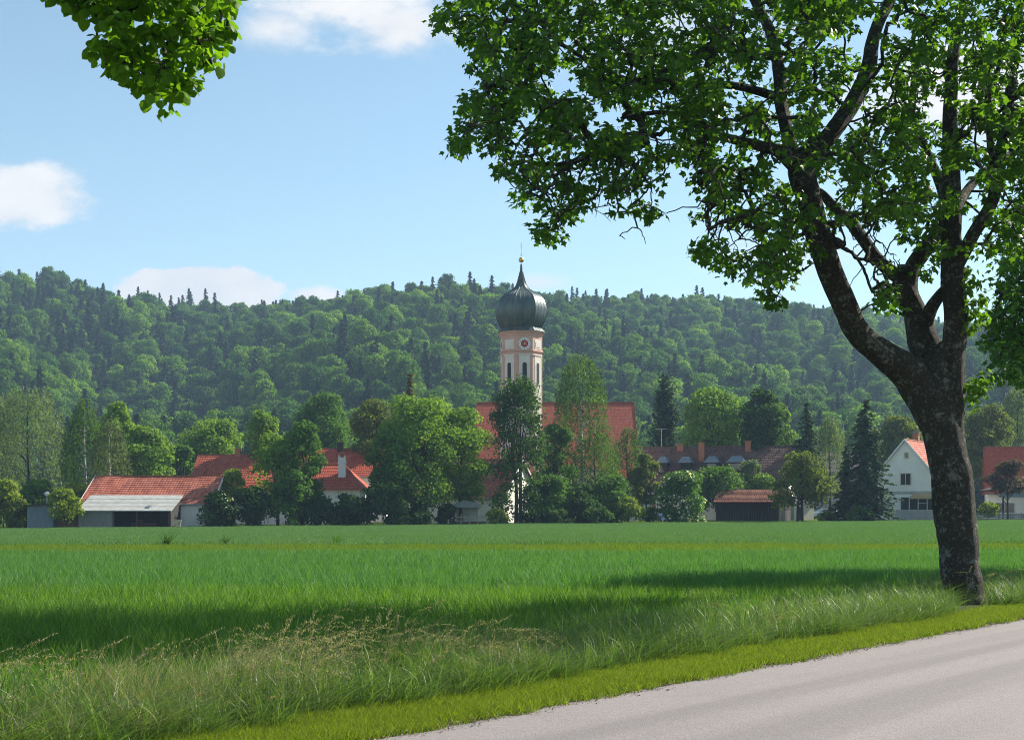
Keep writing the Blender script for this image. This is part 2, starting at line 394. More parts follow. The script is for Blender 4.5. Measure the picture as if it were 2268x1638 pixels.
RIDGE = np.array([(-900, 670), (-500, 648), (0, 632), (120, 638), (250, 650), (400, 664), (560, 664), (700, 664), (850, 666), (950, 664), (1100, 656), (1250, 654), (1400, 654), (1600, 666), (1750, 684), (1900, 700), (2100, 722), (2268, 742), (2800, 790), (3400, 850)])
def ridgeY(u): return 900 + 150 * sstep(-.1, .5, u) + 40 * np.sin(u * 9)
def hill(X, Y):
    u = X / Y; px = CX + F * u; top = np.interp(px, RIDGE[:, 0], RIDGE[:, 1]); yr = ridgeY(u)
    zr = EYE + (HZ - top) * yr / F - 17.0
    t = np.clip((Y - 340) / (yr - 340), 0, 1.5)
    prof = np.where(t < 1, .42 * t + .58 * (t * t * (3 - 2 * t)), 1 - .45 * (t - 1))
    bump = 8.0 * np.sin(u * 22 + Y * .008) * np.sin(Y * .013 + 1) * sstep(0, .3, t) * (1 - sstep(.75, 1, t))
    bump += 9.0 * np.sin(u * 15 + 2.0) * np.exp(-((t - .45) / .25) ** 2)
    return np.where(t <= 0, -1.0, zr * prof + bump - .8)
uu = np.linspace(-.80, .80, 90); yv = np.linspace(330, 1300, 60)
U, Yv = np.meshgrid(uu, yv); Xv = U * Yv; Zv = hill(Xv, Yv); nx = 90
I = (np.arange(59)[:, None] * nx + np.arange(89)).ravel()
hl = link('hill', fmesh('hill', np.stack([Xv, Yv, Zv], -1), np.stack([I, I + 1, I + nx + 1, I + nx], 1), smooth=True), hm)
tag(hl, 'long wooded hill behind the village', 'hill', kind='structure')


# ------------------------------------------------------------------ stuff scattered by geometry nodes
def scatter(name, pts, rot, scl, idx, meshes, label, cat):
    """one object that draws small source meshes on its points"""
    src = bpy.data.collections.new(name + '_source')
    for i, me in enumerate(meshes):
        src.objects.link(bpy.data.objects.new(f'{name}_source_{i:02d}', me))
    me = bpy.data.meshes.new(name); me.from_pydata([tuple(p) for p in np.asarray(pts)], [], [])
    for nm, arr, ty in (('rot', rot, 'FLOAT'), ('scl', scl, 'FLOAT'), ('idx', idx, 'INT')):
        a = me.attributes.new(nm, ty, 'POINT'); a.data.foreach_set('value', np.asarray(arr, np.int32 if ty == 'INT' else np.float32))
    o = link(name, me)
    g = bpy.data.node_groups.new(name, 'GeometryNodeTree')
    g.interface.new_socket('Geometry', in_out='INPUT', socket_type='NodeSocketGeometry')
    g.interface.new_socket('Geometry', in_out='OUTPUT', socket_type='NodeSocketGeometry')
    n = NT(g); gi = n('NodeGroupInput'); go = n('NodeGroupOutput')
    def att(nm, ty):
        a = n('GeometryNodeInputNamedAttribute', data_type=ty); a.inputs['Name'].default_value = nm; return a.outputs[0]
    ci = n('GeometryNodeCollectionInfo', {'Collection': src, 'Separate Children': True, 'Reset Children': True})
    rv = n('ShaderNodeCombineXYZ', {2: att('rot', 'FLOAT')})
    ip = n('GeometryNodeInstanceOnPoints', {'Points': gi.outputs[0], 'Instance': ci.outputs[0], 'Pick Instance': True, 'Instance Index': att('idx', 'INT'),
                                           'Rotation': rv.outputs[0], 'Scale': att('scl', 'FLOAT')})
    n.l.new(ip.outputs[0], go.inputs[0])
    md = o.modifiers.new('scatter', 'NODES'); md.node_group = g
    return tag(o, label, cat, kind='stuff')

def blades(n, half, hmin, hmax, wd, lean, bend, wind=(0, 0), r=rng, seg=3, disc=False, spread=None):
    """grass blades as tapering curved strips; returns V, F, rnd"""
    if disc:
        a = r.random(n) * 2 * np.pi; q = half * np.sqrt(r.random(n)); bx, by = q * np.cos(a), q * np.sin(a)
    else: bx, by = (r.random(n) - .5) * 2 * half, (r.random(n) - .5) * 2 * half
    h = hmin + (hmax - hmin) * r.random(n) ** .8; az = r.random(n) * 2 * np.pi
    L = lean * r.random(n); B = bend * (.3 + .7 * r.random(n))
    dxy = np.stack([np.cos(az) * L + wind[0] * (.5 + r.random(n)), np.sin(az) * L + wind[1] * (.5 + r.random(n))], 1)
    cxy = np.stack([np.cos(az) * B + wind[0] * 1.3 * B, np.sin(az) * B + wind[1] * 1.3 * B], 1)
    s = np.linspace(0, 1, seg + 1)
    pos = np.zeros((n, seg + 1, 3))
    pos[:, :, :2] = np.stack([bx, by], 1)[:, None] + h[:, None, None] * (dxy[:, None] * s[None, :, None] + cxy[:, None] * (s ** 2)[None, :, None])
    drop = np.linalg.norm(cxy, axis=1)
    pos[:, :, 2] = h[:, None] * (s[None] - .42 * drop[:, None] * s[None] ** 2.5)
    wa = r.random(n) * 2 * np.pi; wv = np.stack([np.cos(wa), np.sin(wa), np.zeros(n)], 1)
    ww = wd * (.6 + .8 * r.random(n))[:, None] * (1 - .92 * s[None] ** 1.6)
    V = np.stack([pos - wv[:, None] * ww[..., None] * .5, pos + wv[:, None] * ww[..., None] * .5], 2)
    m = (seg + 1) * 2; base = np.arange(n)[:, None] * m; k = np.arange(seg) * 2
    Fc = np.stack([base + k, base + k + 1, base + k + 3, base + k + 2], -1).reshape(-1, 4)
    return V.reshape(-1, 3), Fc, np.repeat(r.random(n), seg), pos

M['wheat'] = leafmat('wheat_blade', (.046, .132, .038), (.150, .295, .085), .42, .5, .2, tcol=(1.15, 1.35, .45))  # middle distance: bluish sky sheen put into the blade colour
M['wheat_near'] = leafmat('near_wheat_blade', (.050, .138, .025), (.180, .310, .058), .44, .5, .2, tcol=(1.25, 1.35, .4))  # same crop, yellower hue of the nearer light angle put into its colour
M['wheat_far'] = leafmat('far_wheat_blade', (.064, .155, .048), (.165, .270, .090), .38, .5, .2, tcol=(1.15, 1.3, .6))
M['meadow'] = leafmat('meadow_blade', (.085, .168, .020), (.205, .265, .040), .40)
M['tall'] = leafmat('tall_grass_blade', (.058, .135, .020), (.195, .265, .075), .42, .45, .4)
M['straw'] = leafmat('dry_grass_stem', (.26, .225, .12), (.42, .36, .24), .3)
M['panicle'] = leafmat('grass_panicle', (.20, .185, .10), (.44, .39, .26), .4)
M['mown'] = leafmat('mown_grass_blade', (.100, .165, .014), (.270, .320, .042), .42)

def patch(nm, mat, *a, **k):
    V, Fc, rn, _ = blades(*a, **k); me = fmesh(nm, V, Fc, rn); me.materials.append(mat); return me

def cells(step, y0, y1, test, jitter=.45):
    y = np.arange(y0, y1, step); out = []
    for q in y:
        x = np.arange(-.47 * q - 4, .44 * q + 4, step); out.append(np.stack([x, np.full(len(x), q)], 1))
    p = np.concatenate(out); p = p + (rng.random(p.shape) - .5) * step * 2 * jitter
    return p[test(p[:, 0], p[:, 1])]

def put(name, p, meshes, label, cat, smin=.9, smax=1.15, rot=True, zoff=0.0, wavy=False):
    if name in ('tall_grass', 'seed_grass'):  # worn ground in front of the trunk
        q = CX + F * p[:, 0] / p[:, 1]; p = p[~((q > 2095) & (q < 2215) & (p[:, 1] > 21.5) & (p[:, 1] < 25.3) & (rng.random(len(p)) < .9))]
    k = len(p); z = gh(p[:, 0], p[:, 1]) + zoff
    sc = smin + (smax - smin) * rng.random(k)
    if wavy: sc = sc * (1 + .06 * np.sin(p[:, 1] * .9 + np.sin(p[:, 0] * .12) * 2) + .05 * np.sin(p[:, 0] * .35 + p[:, 1] * .2))
    return scatter(name, np.column_stack([p, z]), rng.random(k) * 6.283 if rot else (rng.random(k) - .5) * .5, sc, rng.integers(0, len(meshes), k), meshes, label, cat)

near = [patch('wheat_patch', M['wheat_near'], 430, .55, .18, .42, .015, .28, .34, wind=(.07, 0)) for _ in range(5)]
midw = [patch('wheat_patch', M['wheat'], 430, .55, .18, .44, .016, .28, .34, wind=(.07, 0)) for _ in range(5)]
far = [patch('wheat_patch', M['wheat_far'], 800, 1.15, .16, .31, .024, .3, .3, wind=(.06, 0)) for _ in range(4)]
LN = lambda x: 26.6 + .5 * np.sin(x * .21) + .25 * np.sin(x * .9 + 1)
p = cells(.85, 9, 29, lambda x, y: (road_s(x, y) < -2.7) & (y < LN(x) - .2))
put('wheat_crop', p, near, 'yellower young wheat nearest the road verge', 'crop', .85, 1.1, wavy=True)
p = cells(.85, 24, 48, lambda x, y: (road_s(x, y) < -2.7) & (y > LN(x) + .25))
put('wheat_crop', p, midw, 'young wheat further out, coloured with bluish sky sheen, up to the grass strip', 'crop', .88, 1.15, wavy=True)
p = cells(1.75, 67, 215, lambda x, y: (y < edgeY(x)) & (y > 67 + .6 * np.sin(x * .3)))
put('wheat_crop', p, far, 'paler wheat of the far field in front of the village', 'crop', .9, 1.15, wavy=True)
mead = [patch('meadow_patch', M['meadow'], 700, 1.0, .05, .18, .016, .5, .4) for _ in range(3)]
p = cells(1.4, 47.5, 68, lambda x, y: y > 0)
put('meadow_grass', p, mead, 'yellowish short grass strip between the two wheat fields', 'grass', .8, 1.3)
p = cells(1.6, 130, 250, lambda x, y: (y > edgeY(x)) & (y < edgeY(x) + 45))
put('meadow_grass', p, mead, 'garden grass under the village trees', 'grass', .9, 1.5)

# the verge: mown strip, tall grass, seed stems, dirt at the road's edge
def along(k, s0, s1, t0=-14, t1=46, pw=1.0):
    t = t0 + (t1 - t0) * rng.random(k); s = s0 + (s1 - s0) * rng.random(k) ** pw
    return E0 + t[:, None] * RD + s[:, None] * NR
mown = [patch('mown_patch', M['mown'], 260, .22, .04, .105, .0065, .5, .5, wind=(.12, 0), disc=True) for _ in range(5)]
p = along(5200, -.98, -.10, -14, 44); put('mown_grass', p, mown, 'mown yellow green grass strip along the road edge', 'grass', .65, 1.2)
p = along(2500, 6.1, 8.5, -20, 40); put('mown_grass', p, mown, 'mown grass strip on the far side of the road', 'grass', .7, 1.2)
tall = [patch('tall_tuft', M['tall'], 60, .17, .12, .40 + .09 * (i % 3), .0080, .60, 1.0, wind=(.30, -.03), disc=True, seg=4) for i in range(8)]
p = along(4700, -3.1, -.95, -10, 40); tq = (p - E0) @ RD; sq = (p - E0) @ NR
p = p[rng.random(len(p)) < .62 + .38 * np.sin(tq * 1.3 + sq * 2) * np.sin(tq * .45 + 1)]
put('tall_grass', p, tall, 'tall uncut grass bending to the right along the field edge', 'grass', .6, 1.2, rot=False)
V, Fc, rn, _ = blades(16, .25, .5, .95, .012, .3, .9, wind=(.25, 0), disc=True, seg=5)
broad = []
for i in range(4):
    broad.append(patch('broad_tuft', M['tall'], 20, .2, .30, .68, .013, .45, 1.0, wind=(.28, 0), disc=True, seg=5))
p = along(620, -3.0, -1.1, -10, 36); put('tall_grass', p, broad, 'broad reed like blades standing in the tall grass', 'grass', .6, 1.1, rot=False)
def stems(k, mat_h, droop, hmin=.55, hmax=.98):
    V, Fc, rn, pos = blades(k, .2, hmin, hmax, .0042, .22, .38, wind=(.32, 0), disc=True, seg=5)
    A = Acc(); A.add(V, Fc, rn)
    C = []; D = []
    for b in range(k):
        a, c_ = pos[b, -2], pos[b, -1]; d = c_ - a
        for q in range(24):
            f = q / 23; pt = a + d * (f * 1.5 - .1) + rng.normal(size=3) * .010 * (1.15 - f)
            pt[2] -= droop * f * f * .08; pt[0] += droop * f * .05; C.append(pt); D.append(d + rng.normal(size=3) * .02)
    v2, f2 = rhomb(np.array(C), rng.normal(size=(len(C), 3)), .024 + .016 * rng.random(len(C)), .26, np.array(D))
    A.add(v2, f2, rng.random(len(f2)))
    me = A.mesh('seed_stems'); me.materials.append(mat_h); return me
pan = [stems(9, M['panicle'], 1.0 + .6 * i) for i in range(4)] + [stems(8, M['straw'], .6, .35, .85) for i in range(3)]
pale = [patch('pale_tuft', M['straw'], 34, .16, .35, .72, .0055, .45, .9, wind=(.35, 0), disc=True, seg=5) for _ in range(4)]
tq = -11 + 15 * rng.random(420); sq = -3.6 + 2.4 * rng.random(420); kq = np.sin(tq * 1.1 + .5) * np.sin(sq * 1.6 + tq * .5) + .5 * rng.random(420) - .05 * tq > .15
put('tall_grass', (E0 + tq[:, None] * RD + sq[:, None] * NR)[kq], pale, 'pale dry grass clumps in the lower left corner', 'grass', .6, 1.0, rot=False)
t = -12 + 46 * rng.random(620); keep = (np.sin(t * .9) + np.sin(t * 2.3 + 1) + 1.2 * (t < 1) + rng.random(620) * 1.6 - 1.5 * sstep(3, 9, t)) > 1.25
s_ = -3.1 + 2.0 * rng.random(620); p = (E0 + t[:, None] * RD + s_[:, None] * NR)[keep]
put('seed_grass', p, pan, 'beige seed heads nodding above the tall grass', 'grass', .6, 1.0, rot=False)
st = []
for i in range(3):
    A = Acc(); k = 36
    C = np.column_stack([(rng.random((k, 2)) - .5) * .5, .022 + rng.random(k) * .012])
    v_, f_ = rhomb(C, np.array((0, 0, 1.0)) + rng.normal(size=(k, 3)) * .5, .012 + .03 * rng.random(k) ** 2, .6); A.add(v_, f_, rng.random(k))
    me = A.mesh('grit'); me.materials.append(plain('road_grit', (.32, .27, .21), (.15, .12, .08), 30, .9)); st.append(me)
tq = np.linspace(-20, 60, 321); V = []
for i, a in enumerate(tq):
    for b in (-.34 + .06 * math.sin(a * 2.7) + .05 * math.sin(a * 7.1 + 1), -.1, .1): V.append((*(E0 + a * RD + b * NR), .009))
I = (np.arange(320)[:, None] * 3 + np.arange(2)).ravel()
tag(link('path_edge', fmesh('path_edge', V, np.stack([I, I + 1, I + 4, I + 3], 1)), plain('shoulder_soil', (.13, .105, .08), (.06, .05, .035), 22, 1.0, .5, thr=(.4, .6))), 'strip of bare grey brown soil along the asphalt', 'soil', kind='structure')
p = along(2300, -.30, .03, -14, 44); put('gravel', p, st, 'grit and dry straw along the asphalt edge', 'gravel', .5, 1.1)


# ------------------------------------------------------------------ buildings
def roof_slab(mb, L0, L1, y0, z0, y1, z1, courses, th=.09, sag=0.0, taper0=0, taper1=0):
    """one slope from the eave (y0, z0) up to the ridge (y1, z1), laid in stepped courses along x"""
    for i in range(courses):
        a, b = i / courses, (i + 1) / courses + .004
        ya, yb = y0 + (y1 - y0) * a, y0 + (y1 - y0) * b; za, zb = z0 + (z1 - z0) * a, z0 + (z1 - z0) * b
        xa0, xa1 = L0 + taper0 * a, L1 - taper1 * a; xb0, xb1 = L0 + taper0 * b, L1 - taper1 * b
        nn = 12 if sag else 1
        for k in range(nn):
            f0, f1 = k / nn, (k + 1) / nn
            def w_(f): return sag * (math.sin(f * 7.1 + 1) * .6 + math.sin(f * 15 + .5) * .4 - 1.2 * math.sin(f * math.pi))
            s0, s1 = w_(f0), w_(f1)
            q = [(xa0 + (xa1 - xa0) * f0, ya, za + th + s0), (xa0 + (xa1 - xa0) * f1, ya, za + th + s1), (xb0 + (xb1 - xb0) * f1, yb, zb + th * .35 + s1), (xb0 + (xb1 - xb0) * f0, yb, zb + th * .35 + s0)]
            lo = [(x, y, z - th * 1.35) for x, y, z in q]
            mb.add(q + lo, [(0, 1, 2, 3), (7, 6, 5, 4), (0, 4, 5, 1), (1, 5, 6, 2), (2, 6, 7, 3), (3, 7, 4, 0)])
    return mb

def window(root, x, z, w_, h_, y, frame='white', bars=1, name='window'):
    """window in a wall facing -y at depth y: frame with a pane set in it"""
    fm = MB(); t = .09
    fm.box(x - w_ / 2 - t, x - w_ / 2, y - .06, y + .05, z - t, z + h_ + t).box(x + w_ / 2, x + w_ / 2 + t, y - .06, y + .05, z - t, z + h_ + t)
    fm.box(x - w_ / 2, x + w_ / 2, y - .06, y + .05, z + h_, z + h_ + t).box(x - w_ / 2 - .03, x + w_ / 2 + .03, y - .1, y + .05, z - t - .02, z - .002)
    for i in range(bars): xx = x - w_ / 2 + w_ * (i + 1) / (bars + 1); fm.box(xx - .03, xx + .03, y - .055, y + .03, z, z + h_)
    f = fm.build(name, M[frame], root)
    MB().box(x - w_ / 2, x + w_ / 2, y - .012, y + .03, z, z + h_).build('pane', M['glass'], f)
    return f

def house(name, label, loc, rz, L, D, ze, zr, roof, wall, courses=14, th=.09, over=.5, verge=.35, sag=0, cat='house', ridge=True, foot=-1.2, gable='wall'):
    """ridge along local x (length L), depth D; local origin in the middle of the front eave wall at ground"""
    root = empty(name, loc, label, cat, rz=rz)
    hw = L / 2; zw = ze
    MB().prism([(0, foot), (D, foot), (D, zw), (D / 2, zr - .12), (0, zw)], 'x', -hw, hw).build('wall', M[wall], root)
    sl = (zr - ze) / (D / 2); rf = MB()
    roof_slab(rf, -hw - verge, hw + verge, -over, ze - over * sl + .02, D / 2, zr + .02, courses, th=th, sag=sag)
    roof_slab(rf, -hw - verge, hw + verge, D + over, ze - over * sl + .02, D / 2, zr + .02, courses, th=th, sag=sag)
    r = rf.build('roof', M[roof], root)
    if ridge:
        rb = MB(); nn = 14
        for k in range(nn):
            a = -hw - verge + (L + 2 * verge) * k / nn; b = a + (L + 2 * verge) / nn
            rb.prism([(D / 2 - .16, zr + .0), (D / 2 - .1, zr + .14), (D / 2 + .1, zr + .14), (D / 2 + .16, zr + .0)], 'x', a + .004, b - .004)
        rb.build('ridge', M['ridge_tile'] if roof != 'tile_brown' and roof != 'tile_grey' else M[roof], r)
    # bargeboards and gutter
    for sx in (-1, 1):
        x = sx * (hw + verge); bb = MB()
        for (ya, yb) in ((-over, D / 2), (D + over, D / 2)):
            za, zb = ze - over * sl, zr
            bb.add([(x, ya, za - .16), (x + sx * .05, ya, za - .16), (x + sx * .05, yb, zb - .16), (x, yb, zb - .16), (x, ya, za + .16), (x + sx * .05, ya, za + .16), (x + sx * .05, yb, zb + .16), (x, yb, zb + .16)],
                   [(0, 1, 2, 3), (4, 7, 6, 5), (0, 4, 5, 1), (1, 5, 6, 2), (2, 6, 7, 3), (3, 7, 4, 0)])
        bb.build('bargeboard', M['wood_pale' if roof == 'tile_brown' else 'ridge_tile' if roof in ('tile_church', 'tile_bright', 'tile_red') else 'white' if roof == 'tile_old' else 'wood_brown'], r)
    MB().tube([(-hw - verge, -over - .08, ze - over * sl - .02), (hw + verge, -over - .08, ze - over * sl - .04)], .075, 6).build('gutter', M['zinc'], r)
    return root, r

def chimney(parent, x, y, z0, z1, w_=.5, mat='brick', cap='zinc', name='chimney', tall=0):
    MB().box(x - w_ / 2, x + w_ / 2, y - w_ / 2, y + w_ / 2, z0, z1).box(x - w_ / 2 - .07, x + w_ / 2 + .07, y - w_ / 2 - .07, y + w_ / 2 + .07, z1, z1 + .12).build(name, M[mat], parent)
    if cap:
        mb = MB()
        for sx in (-1, 1):
            for sy in (-1, 1): mb.box(x + sx * w_ * .4 - .03, x + sx * w_ * .4 + .03, y + sy * w_ * .4 - .03, y + sy * w_ * .4 + .03, z1 + .121, z1 + .36)
        mb.box(x - w_ * .62, x + w_ * .62, y - w_ * .62, y + w_ * .62, z1 + .361, z1 + .42).build('chimney_cap', M[cap], parent)

def board_box(mb, x0, x1, y0, y1, z0, z1, face, step=.18):
    """vertical boards along x on a wall with small gaps"""
    x = x0
    while x < x1 - .02:
        b = min(x + step, x1); d = .012 * random.random(); mb.box(x + .006, b - .006, y0 - d, y1 + d * .5, z0, z1 - .02 * random.random()); x = b

def gz_(x, y): return float(gh(np.float64(x), np.float64(y)))

# --- left sheds and barns
Y = 150.5; x0, x1 = PX(60, Y), PX(117, Y); g0 = gz_(x0, Y)
r = empty('wooden_shed', ((x0 + x1) / 2, Y, g0), 'small blue grey flat roofed board shed at the far left of the field edge', 'shed')
hw = (x1 - x0) / 2; h = PZ(1118, Y) - g0
mb = MB(); board_box(mb, -hw, hw, 0, .05, -.3, h, 0, .28); mb.box(-hw, hw, .06, 3, -.3, h - .05); mb.build('wall', M['sheet_blue'], r)
MB().add([(-hw - .4, -.4, h - .12), (hw + .2, -.4, h + .06), (hw + .2, 3.3, h + .06), (-hw - .4, 3.3, h - .12), (-hw - .4, -.4, h), (hw + .2, -.4, h + .18), (hw + .2, 3.3, h + .18), (-hw - .4, 3.3, h)],
         [(0, 1, 2, 3), (4, 5, 6, 7), (0, 1, 5, 4), (1, 2, 6, 5), (2, 3, 7, 6), (3, 0, 4, 7)]).build('roof', M['wood_dark'], r)
x0, x1 = PX(118, Y), PX(168, Y); r = empty('wooden_shed', ((x0 + x1) / 2, Y + .6, gz_(x0, Y)), 'low dark brown shed half hidden behind the yellow green bush', 'shed')
hw = (x1 - x0) / 2; h = PZ(1139, Y) - gz_(x0, Y)
mb = MB(); board_box(mb, -hw, hw, 0, .05, -.3, h, 0, .2); mb.box(-hw, hw, .06, 2.5, -.3, h - .04); mb.build('wall', M['wood_brown'], r)
rf = MB(); roof_slab(rf, -hw - .2, hw + .2, -.3, h, 2.8, h + 1.35, 8); rf.build('roof', M['tile_brown'], r)

# red barn with wavy tiles
Yf, Yr = 155.5, 161.5; xl, xr = PX(209, 161) , PX(490, 160.0)
gx_ = gz_(xl, Yf); ze = PZ(1113, Yf) - gx_; zr = PZ(1055, Yr) - gx_; D = 2 * (Yr - Yf)
barn, brf = house('barn', 'long barn with wavy weathered red tile roof and white end wall, behind the grey lean-to', ((xl + xr) / 2, Yf, gx_), 0, xr - xl - .7, D, ze, zr, 'tile_old', 'plaster', courses=13, over=.35, sag=.06)
Lb = xr - xl - .7
MB().box(Lb / 2 + .012, Lb / 2 + .05, .3, 1.5, -.2, 1.9).build('door', M['wood_dark'], barn)
# lean-to
Y0, Y1 = 150.6, 156.3; a0, a1 = PX(167, Y0), PX(379, Y0); gl = gz_(a0, Y0); z0 = PZ(1131, Y0) - gl; z1 = PZ(1096.5, Y1) - gl
lt = empty('lean_to_shed', ((a0 + a1) / 2, Y0, gl), 'open lean-to shed with pale grey fibre cement roof in front of the red barn', 'shed')
hw = (a1 - a0) / 2; rf = MB(); nn = 30
roof_slab(rf, -hw, hw, 0, z0, Y1 - Y0, z1, 4, th=.07); rfo = rf.build('roof', M['eternit'], lt)
MB().box(hw * .42, hw * .52, .9, 1.7, 0, 0.01).build('roof_panel', M['zinc'], rfo)
rfo.children[0].rotation_euler = (math.atan2(z1 - z0, Y1 - Y0), 0, 0); rfo.children[0].location = (0, 0, z0 + .13)
fx = PX(247, Y0) - (a0 + a1) / 2
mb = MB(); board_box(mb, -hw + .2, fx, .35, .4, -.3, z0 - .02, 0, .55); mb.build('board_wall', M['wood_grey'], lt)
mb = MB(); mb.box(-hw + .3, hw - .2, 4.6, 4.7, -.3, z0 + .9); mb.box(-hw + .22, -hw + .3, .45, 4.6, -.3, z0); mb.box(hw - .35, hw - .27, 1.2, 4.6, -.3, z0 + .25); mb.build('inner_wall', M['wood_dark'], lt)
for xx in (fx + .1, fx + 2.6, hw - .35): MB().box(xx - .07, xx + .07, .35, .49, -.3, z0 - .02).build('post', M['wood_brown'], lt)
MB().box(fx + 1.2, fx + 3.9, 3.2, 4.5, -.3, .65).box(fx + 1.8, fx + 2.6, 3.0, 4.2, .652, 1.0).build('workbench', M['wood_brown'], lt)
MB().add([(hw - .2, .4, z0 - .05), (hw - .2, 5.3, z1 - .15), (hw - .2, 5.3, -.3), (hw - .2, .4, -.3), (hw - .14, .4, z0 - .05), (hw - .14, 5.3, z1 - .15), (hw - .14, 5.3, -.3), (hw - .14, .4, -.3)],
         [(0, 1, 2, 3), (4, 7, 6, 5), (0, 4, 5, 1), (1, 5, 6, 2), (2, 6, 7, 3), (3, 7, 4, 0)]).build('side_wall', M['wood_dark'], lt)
# pallet
q = P(389, 1165, 150.2); pl = empty('pallet', (q[0], 150.2, gz_(q[0], 150.2)), 'pale wooden pallet leaning against the corner of the grey lean-to', 'pallet')
mb = MB()
for i in range(6): mb.box(-.42, .42, -.02, .02, .30 + i * .13, .40 + i * .13)
for xx in (-.4, 0, .4): mb.box(xx - .05, xx + .05, .021, .1, .26, 1.06)
po = mb.build('boards', M['wood_pale'], pl); po.rotation_euler = (R(-12), R(7), 0)
# globe lamp behind the left shed
q = P(104, 1093, 158); lp = empty('street_lamp', (q[0], 158, gz_(q[0], 158)), 'white globe lamp on a thin post behind the blue grey shed', 'lamp')
h = q[2] - gz_(q[0], 158)
MB().tube([(0, 0, -.2), (0, 0, h - .2)], .05, 8).build('post', M['steel'], lp)
MB().lathe([(.01, h - .26)] + [(.27 * math.sin(a), h - .27 * math.cos(a)) for a in np.linspace(.3, 2.9, 9)], 14).build('lamp_shade', M['white'], lp, smooth=True)

# house behind the barn
Yr = 190; Yf = 183; xl, xr = PX(440, Yr), PX(645, Yr); g0 = -.45
e_h, er = house('farmhouse', 'farmhouse with orange red tile roof and capped brick chimney just behind the long barn', ((xl + xr) / 2, Yf, g0), 0, xr - xl - .7, 14, PZ(1085, Yf) - g0, PZ(1008, Yr) - g0, 'tile_red', 'plaster', courses=16)
chimney(er, PX(527, Yr) - (xl + xr) / 2, 7, 8.0, PZ(995, Yr) - g0, .7)
# annex at its left end
rf = MB(); xa = PX(413, 183) - (xl + xr) / 2; xb = PX(434, 183) - (xl + xr) / 2
roof_slab(rf, xa, xb + .4, -.3, PZ(1066, 183) - g0, 3.4, PZ(1043, 186.5) - g0, 6); rf.build('annex_roof', M['tile_red'], e_h)
MB().box(xa + .2, -((xr - xl - .7) / 2) - .01, 0, 3.2, -.5, PZ(1064, 183) - g0).build('annex_wall', M['plaster'], e_h)
for k in range(3): window(e_h, -4 + 3.5 * k, 1.0, 1.0, 1.2, -.02)

# middle house (far) and hipped house in front of it
Yr, Yf = 205, 198; xl, xr = PX(672, Yr), PX(860, Yr)
m_h, mr = house('house', 'tall red roofed house whose ridge and dark chimney rise behind the hipped roof', ((xl + xr) / 2, Yf, -.4), 0, xr - xl - .7, 14, PZ(1052, Yf) + .4, PZ(994, Yr) + .4, 'tile_bright', 'plaster', courses=16)
chimney(mr, PX(755, Yr) - (xl + xr) / 2, 6.4, 9.0, PZ(981, Yr) + .4, .8, mat='black', cap=None)
Yr, Yf = 184, 177; xl, xr = PX(590, Yr), PX(763, Yr); xe = PX(806, Yf); g0 = -.42
hp = empty('hipped_house', ((xl + xr) / 2, Yf, g0), 'white house with smooth hipped red roof and white turret chimney', 'house')
ox = (xl + xr) / 2; ze, zr = PZ(1084, Yf) - g0, PZ(1030, Yr) - g0
MB().box(xl - ox - 1.5, xe - ox - .5, .5, 13.4, -.8, ze + .1).build('wall', M['plaster'], hp)
rf = MB(); tp = xe - xr
roof_slab(rf, xl - ox - 2, xe - ox, 0, ze, 7, zr, 16, taper1=tp); roof_slab(rf, xl - ox - 2, xe - ox, 14, ze, 7, zr, 16, taper1=tp)
rf.add([(xe - ox, 0, ze + .1), (xe - ox, 14, ze + .1), (xr - ox, 7, zr + .08), (xe - ox, 0, ze - .05), (xe - ox, 14, ze - .05), (xr - ox - .1, 7, zr - .12)], [(0, 1, 2), (3, 5, 4), (0, 3, 4, 1), (1, 4, 5, 2), (2, 5, 3, 0)])
hr = rf.build('roof', M['tile_bright'], hp)
mb = MB(); mb.tube([(xe - ox - .02, .02, ze + .12), (xr - ox, 7, zr + .12)], .13, 6); mb.tube([(xl - ox - 2, 7, zr + .1), (xr - ox, 7, zr + .12)], .13, 6); mb.build('ridge', M['ridge_tile'], hr)
cx_ = PX(756.5, 180) - ox; cyl = 3.6; zb = PZ(1050, 180) - g0; zt = PZ(1012, 180) - g0
tw = MB().box(cx_ - .45, cx_ + .45, cyl - .45, cyl + .45, zb - .4, zt).box(cx_ - .53, cx_ + .53, cyl - .53, cyl + .53, zt - .75, zt - .62).build('chimney', M['white'], hr)
for sx in (-1, 1):
    for sy in (-1, 1): MB().box(cx_ + sx * .36 - .09, cx_ + sx * .36 + .09, cyl + sy * .36 - .09, cyl + sy * .36 + .09, zt, zt + .3).build('chimney_pillar', M['white'], hr)
MB().add([(cx_ - .7, cyl - .7, zt + .3), (cx_ + .7, cyl - .7, zt + .3), (cx_ + .7, cyl + .7, zt + .3), (cx_ - .7, cyl + .7, zt + .3), (cx_, cyl, zt + .85)], [(0, 1, 2, 3), (0, 1, 4), (1, 2, 4), (2, 3, 4), (3, 0, 4)]).build('chimney_cap', M['tile_bright'], hr)
for k in range(4): window(hp, -3.5 + 3.4 * k, 1.3, 1.1, 1.4, .48)

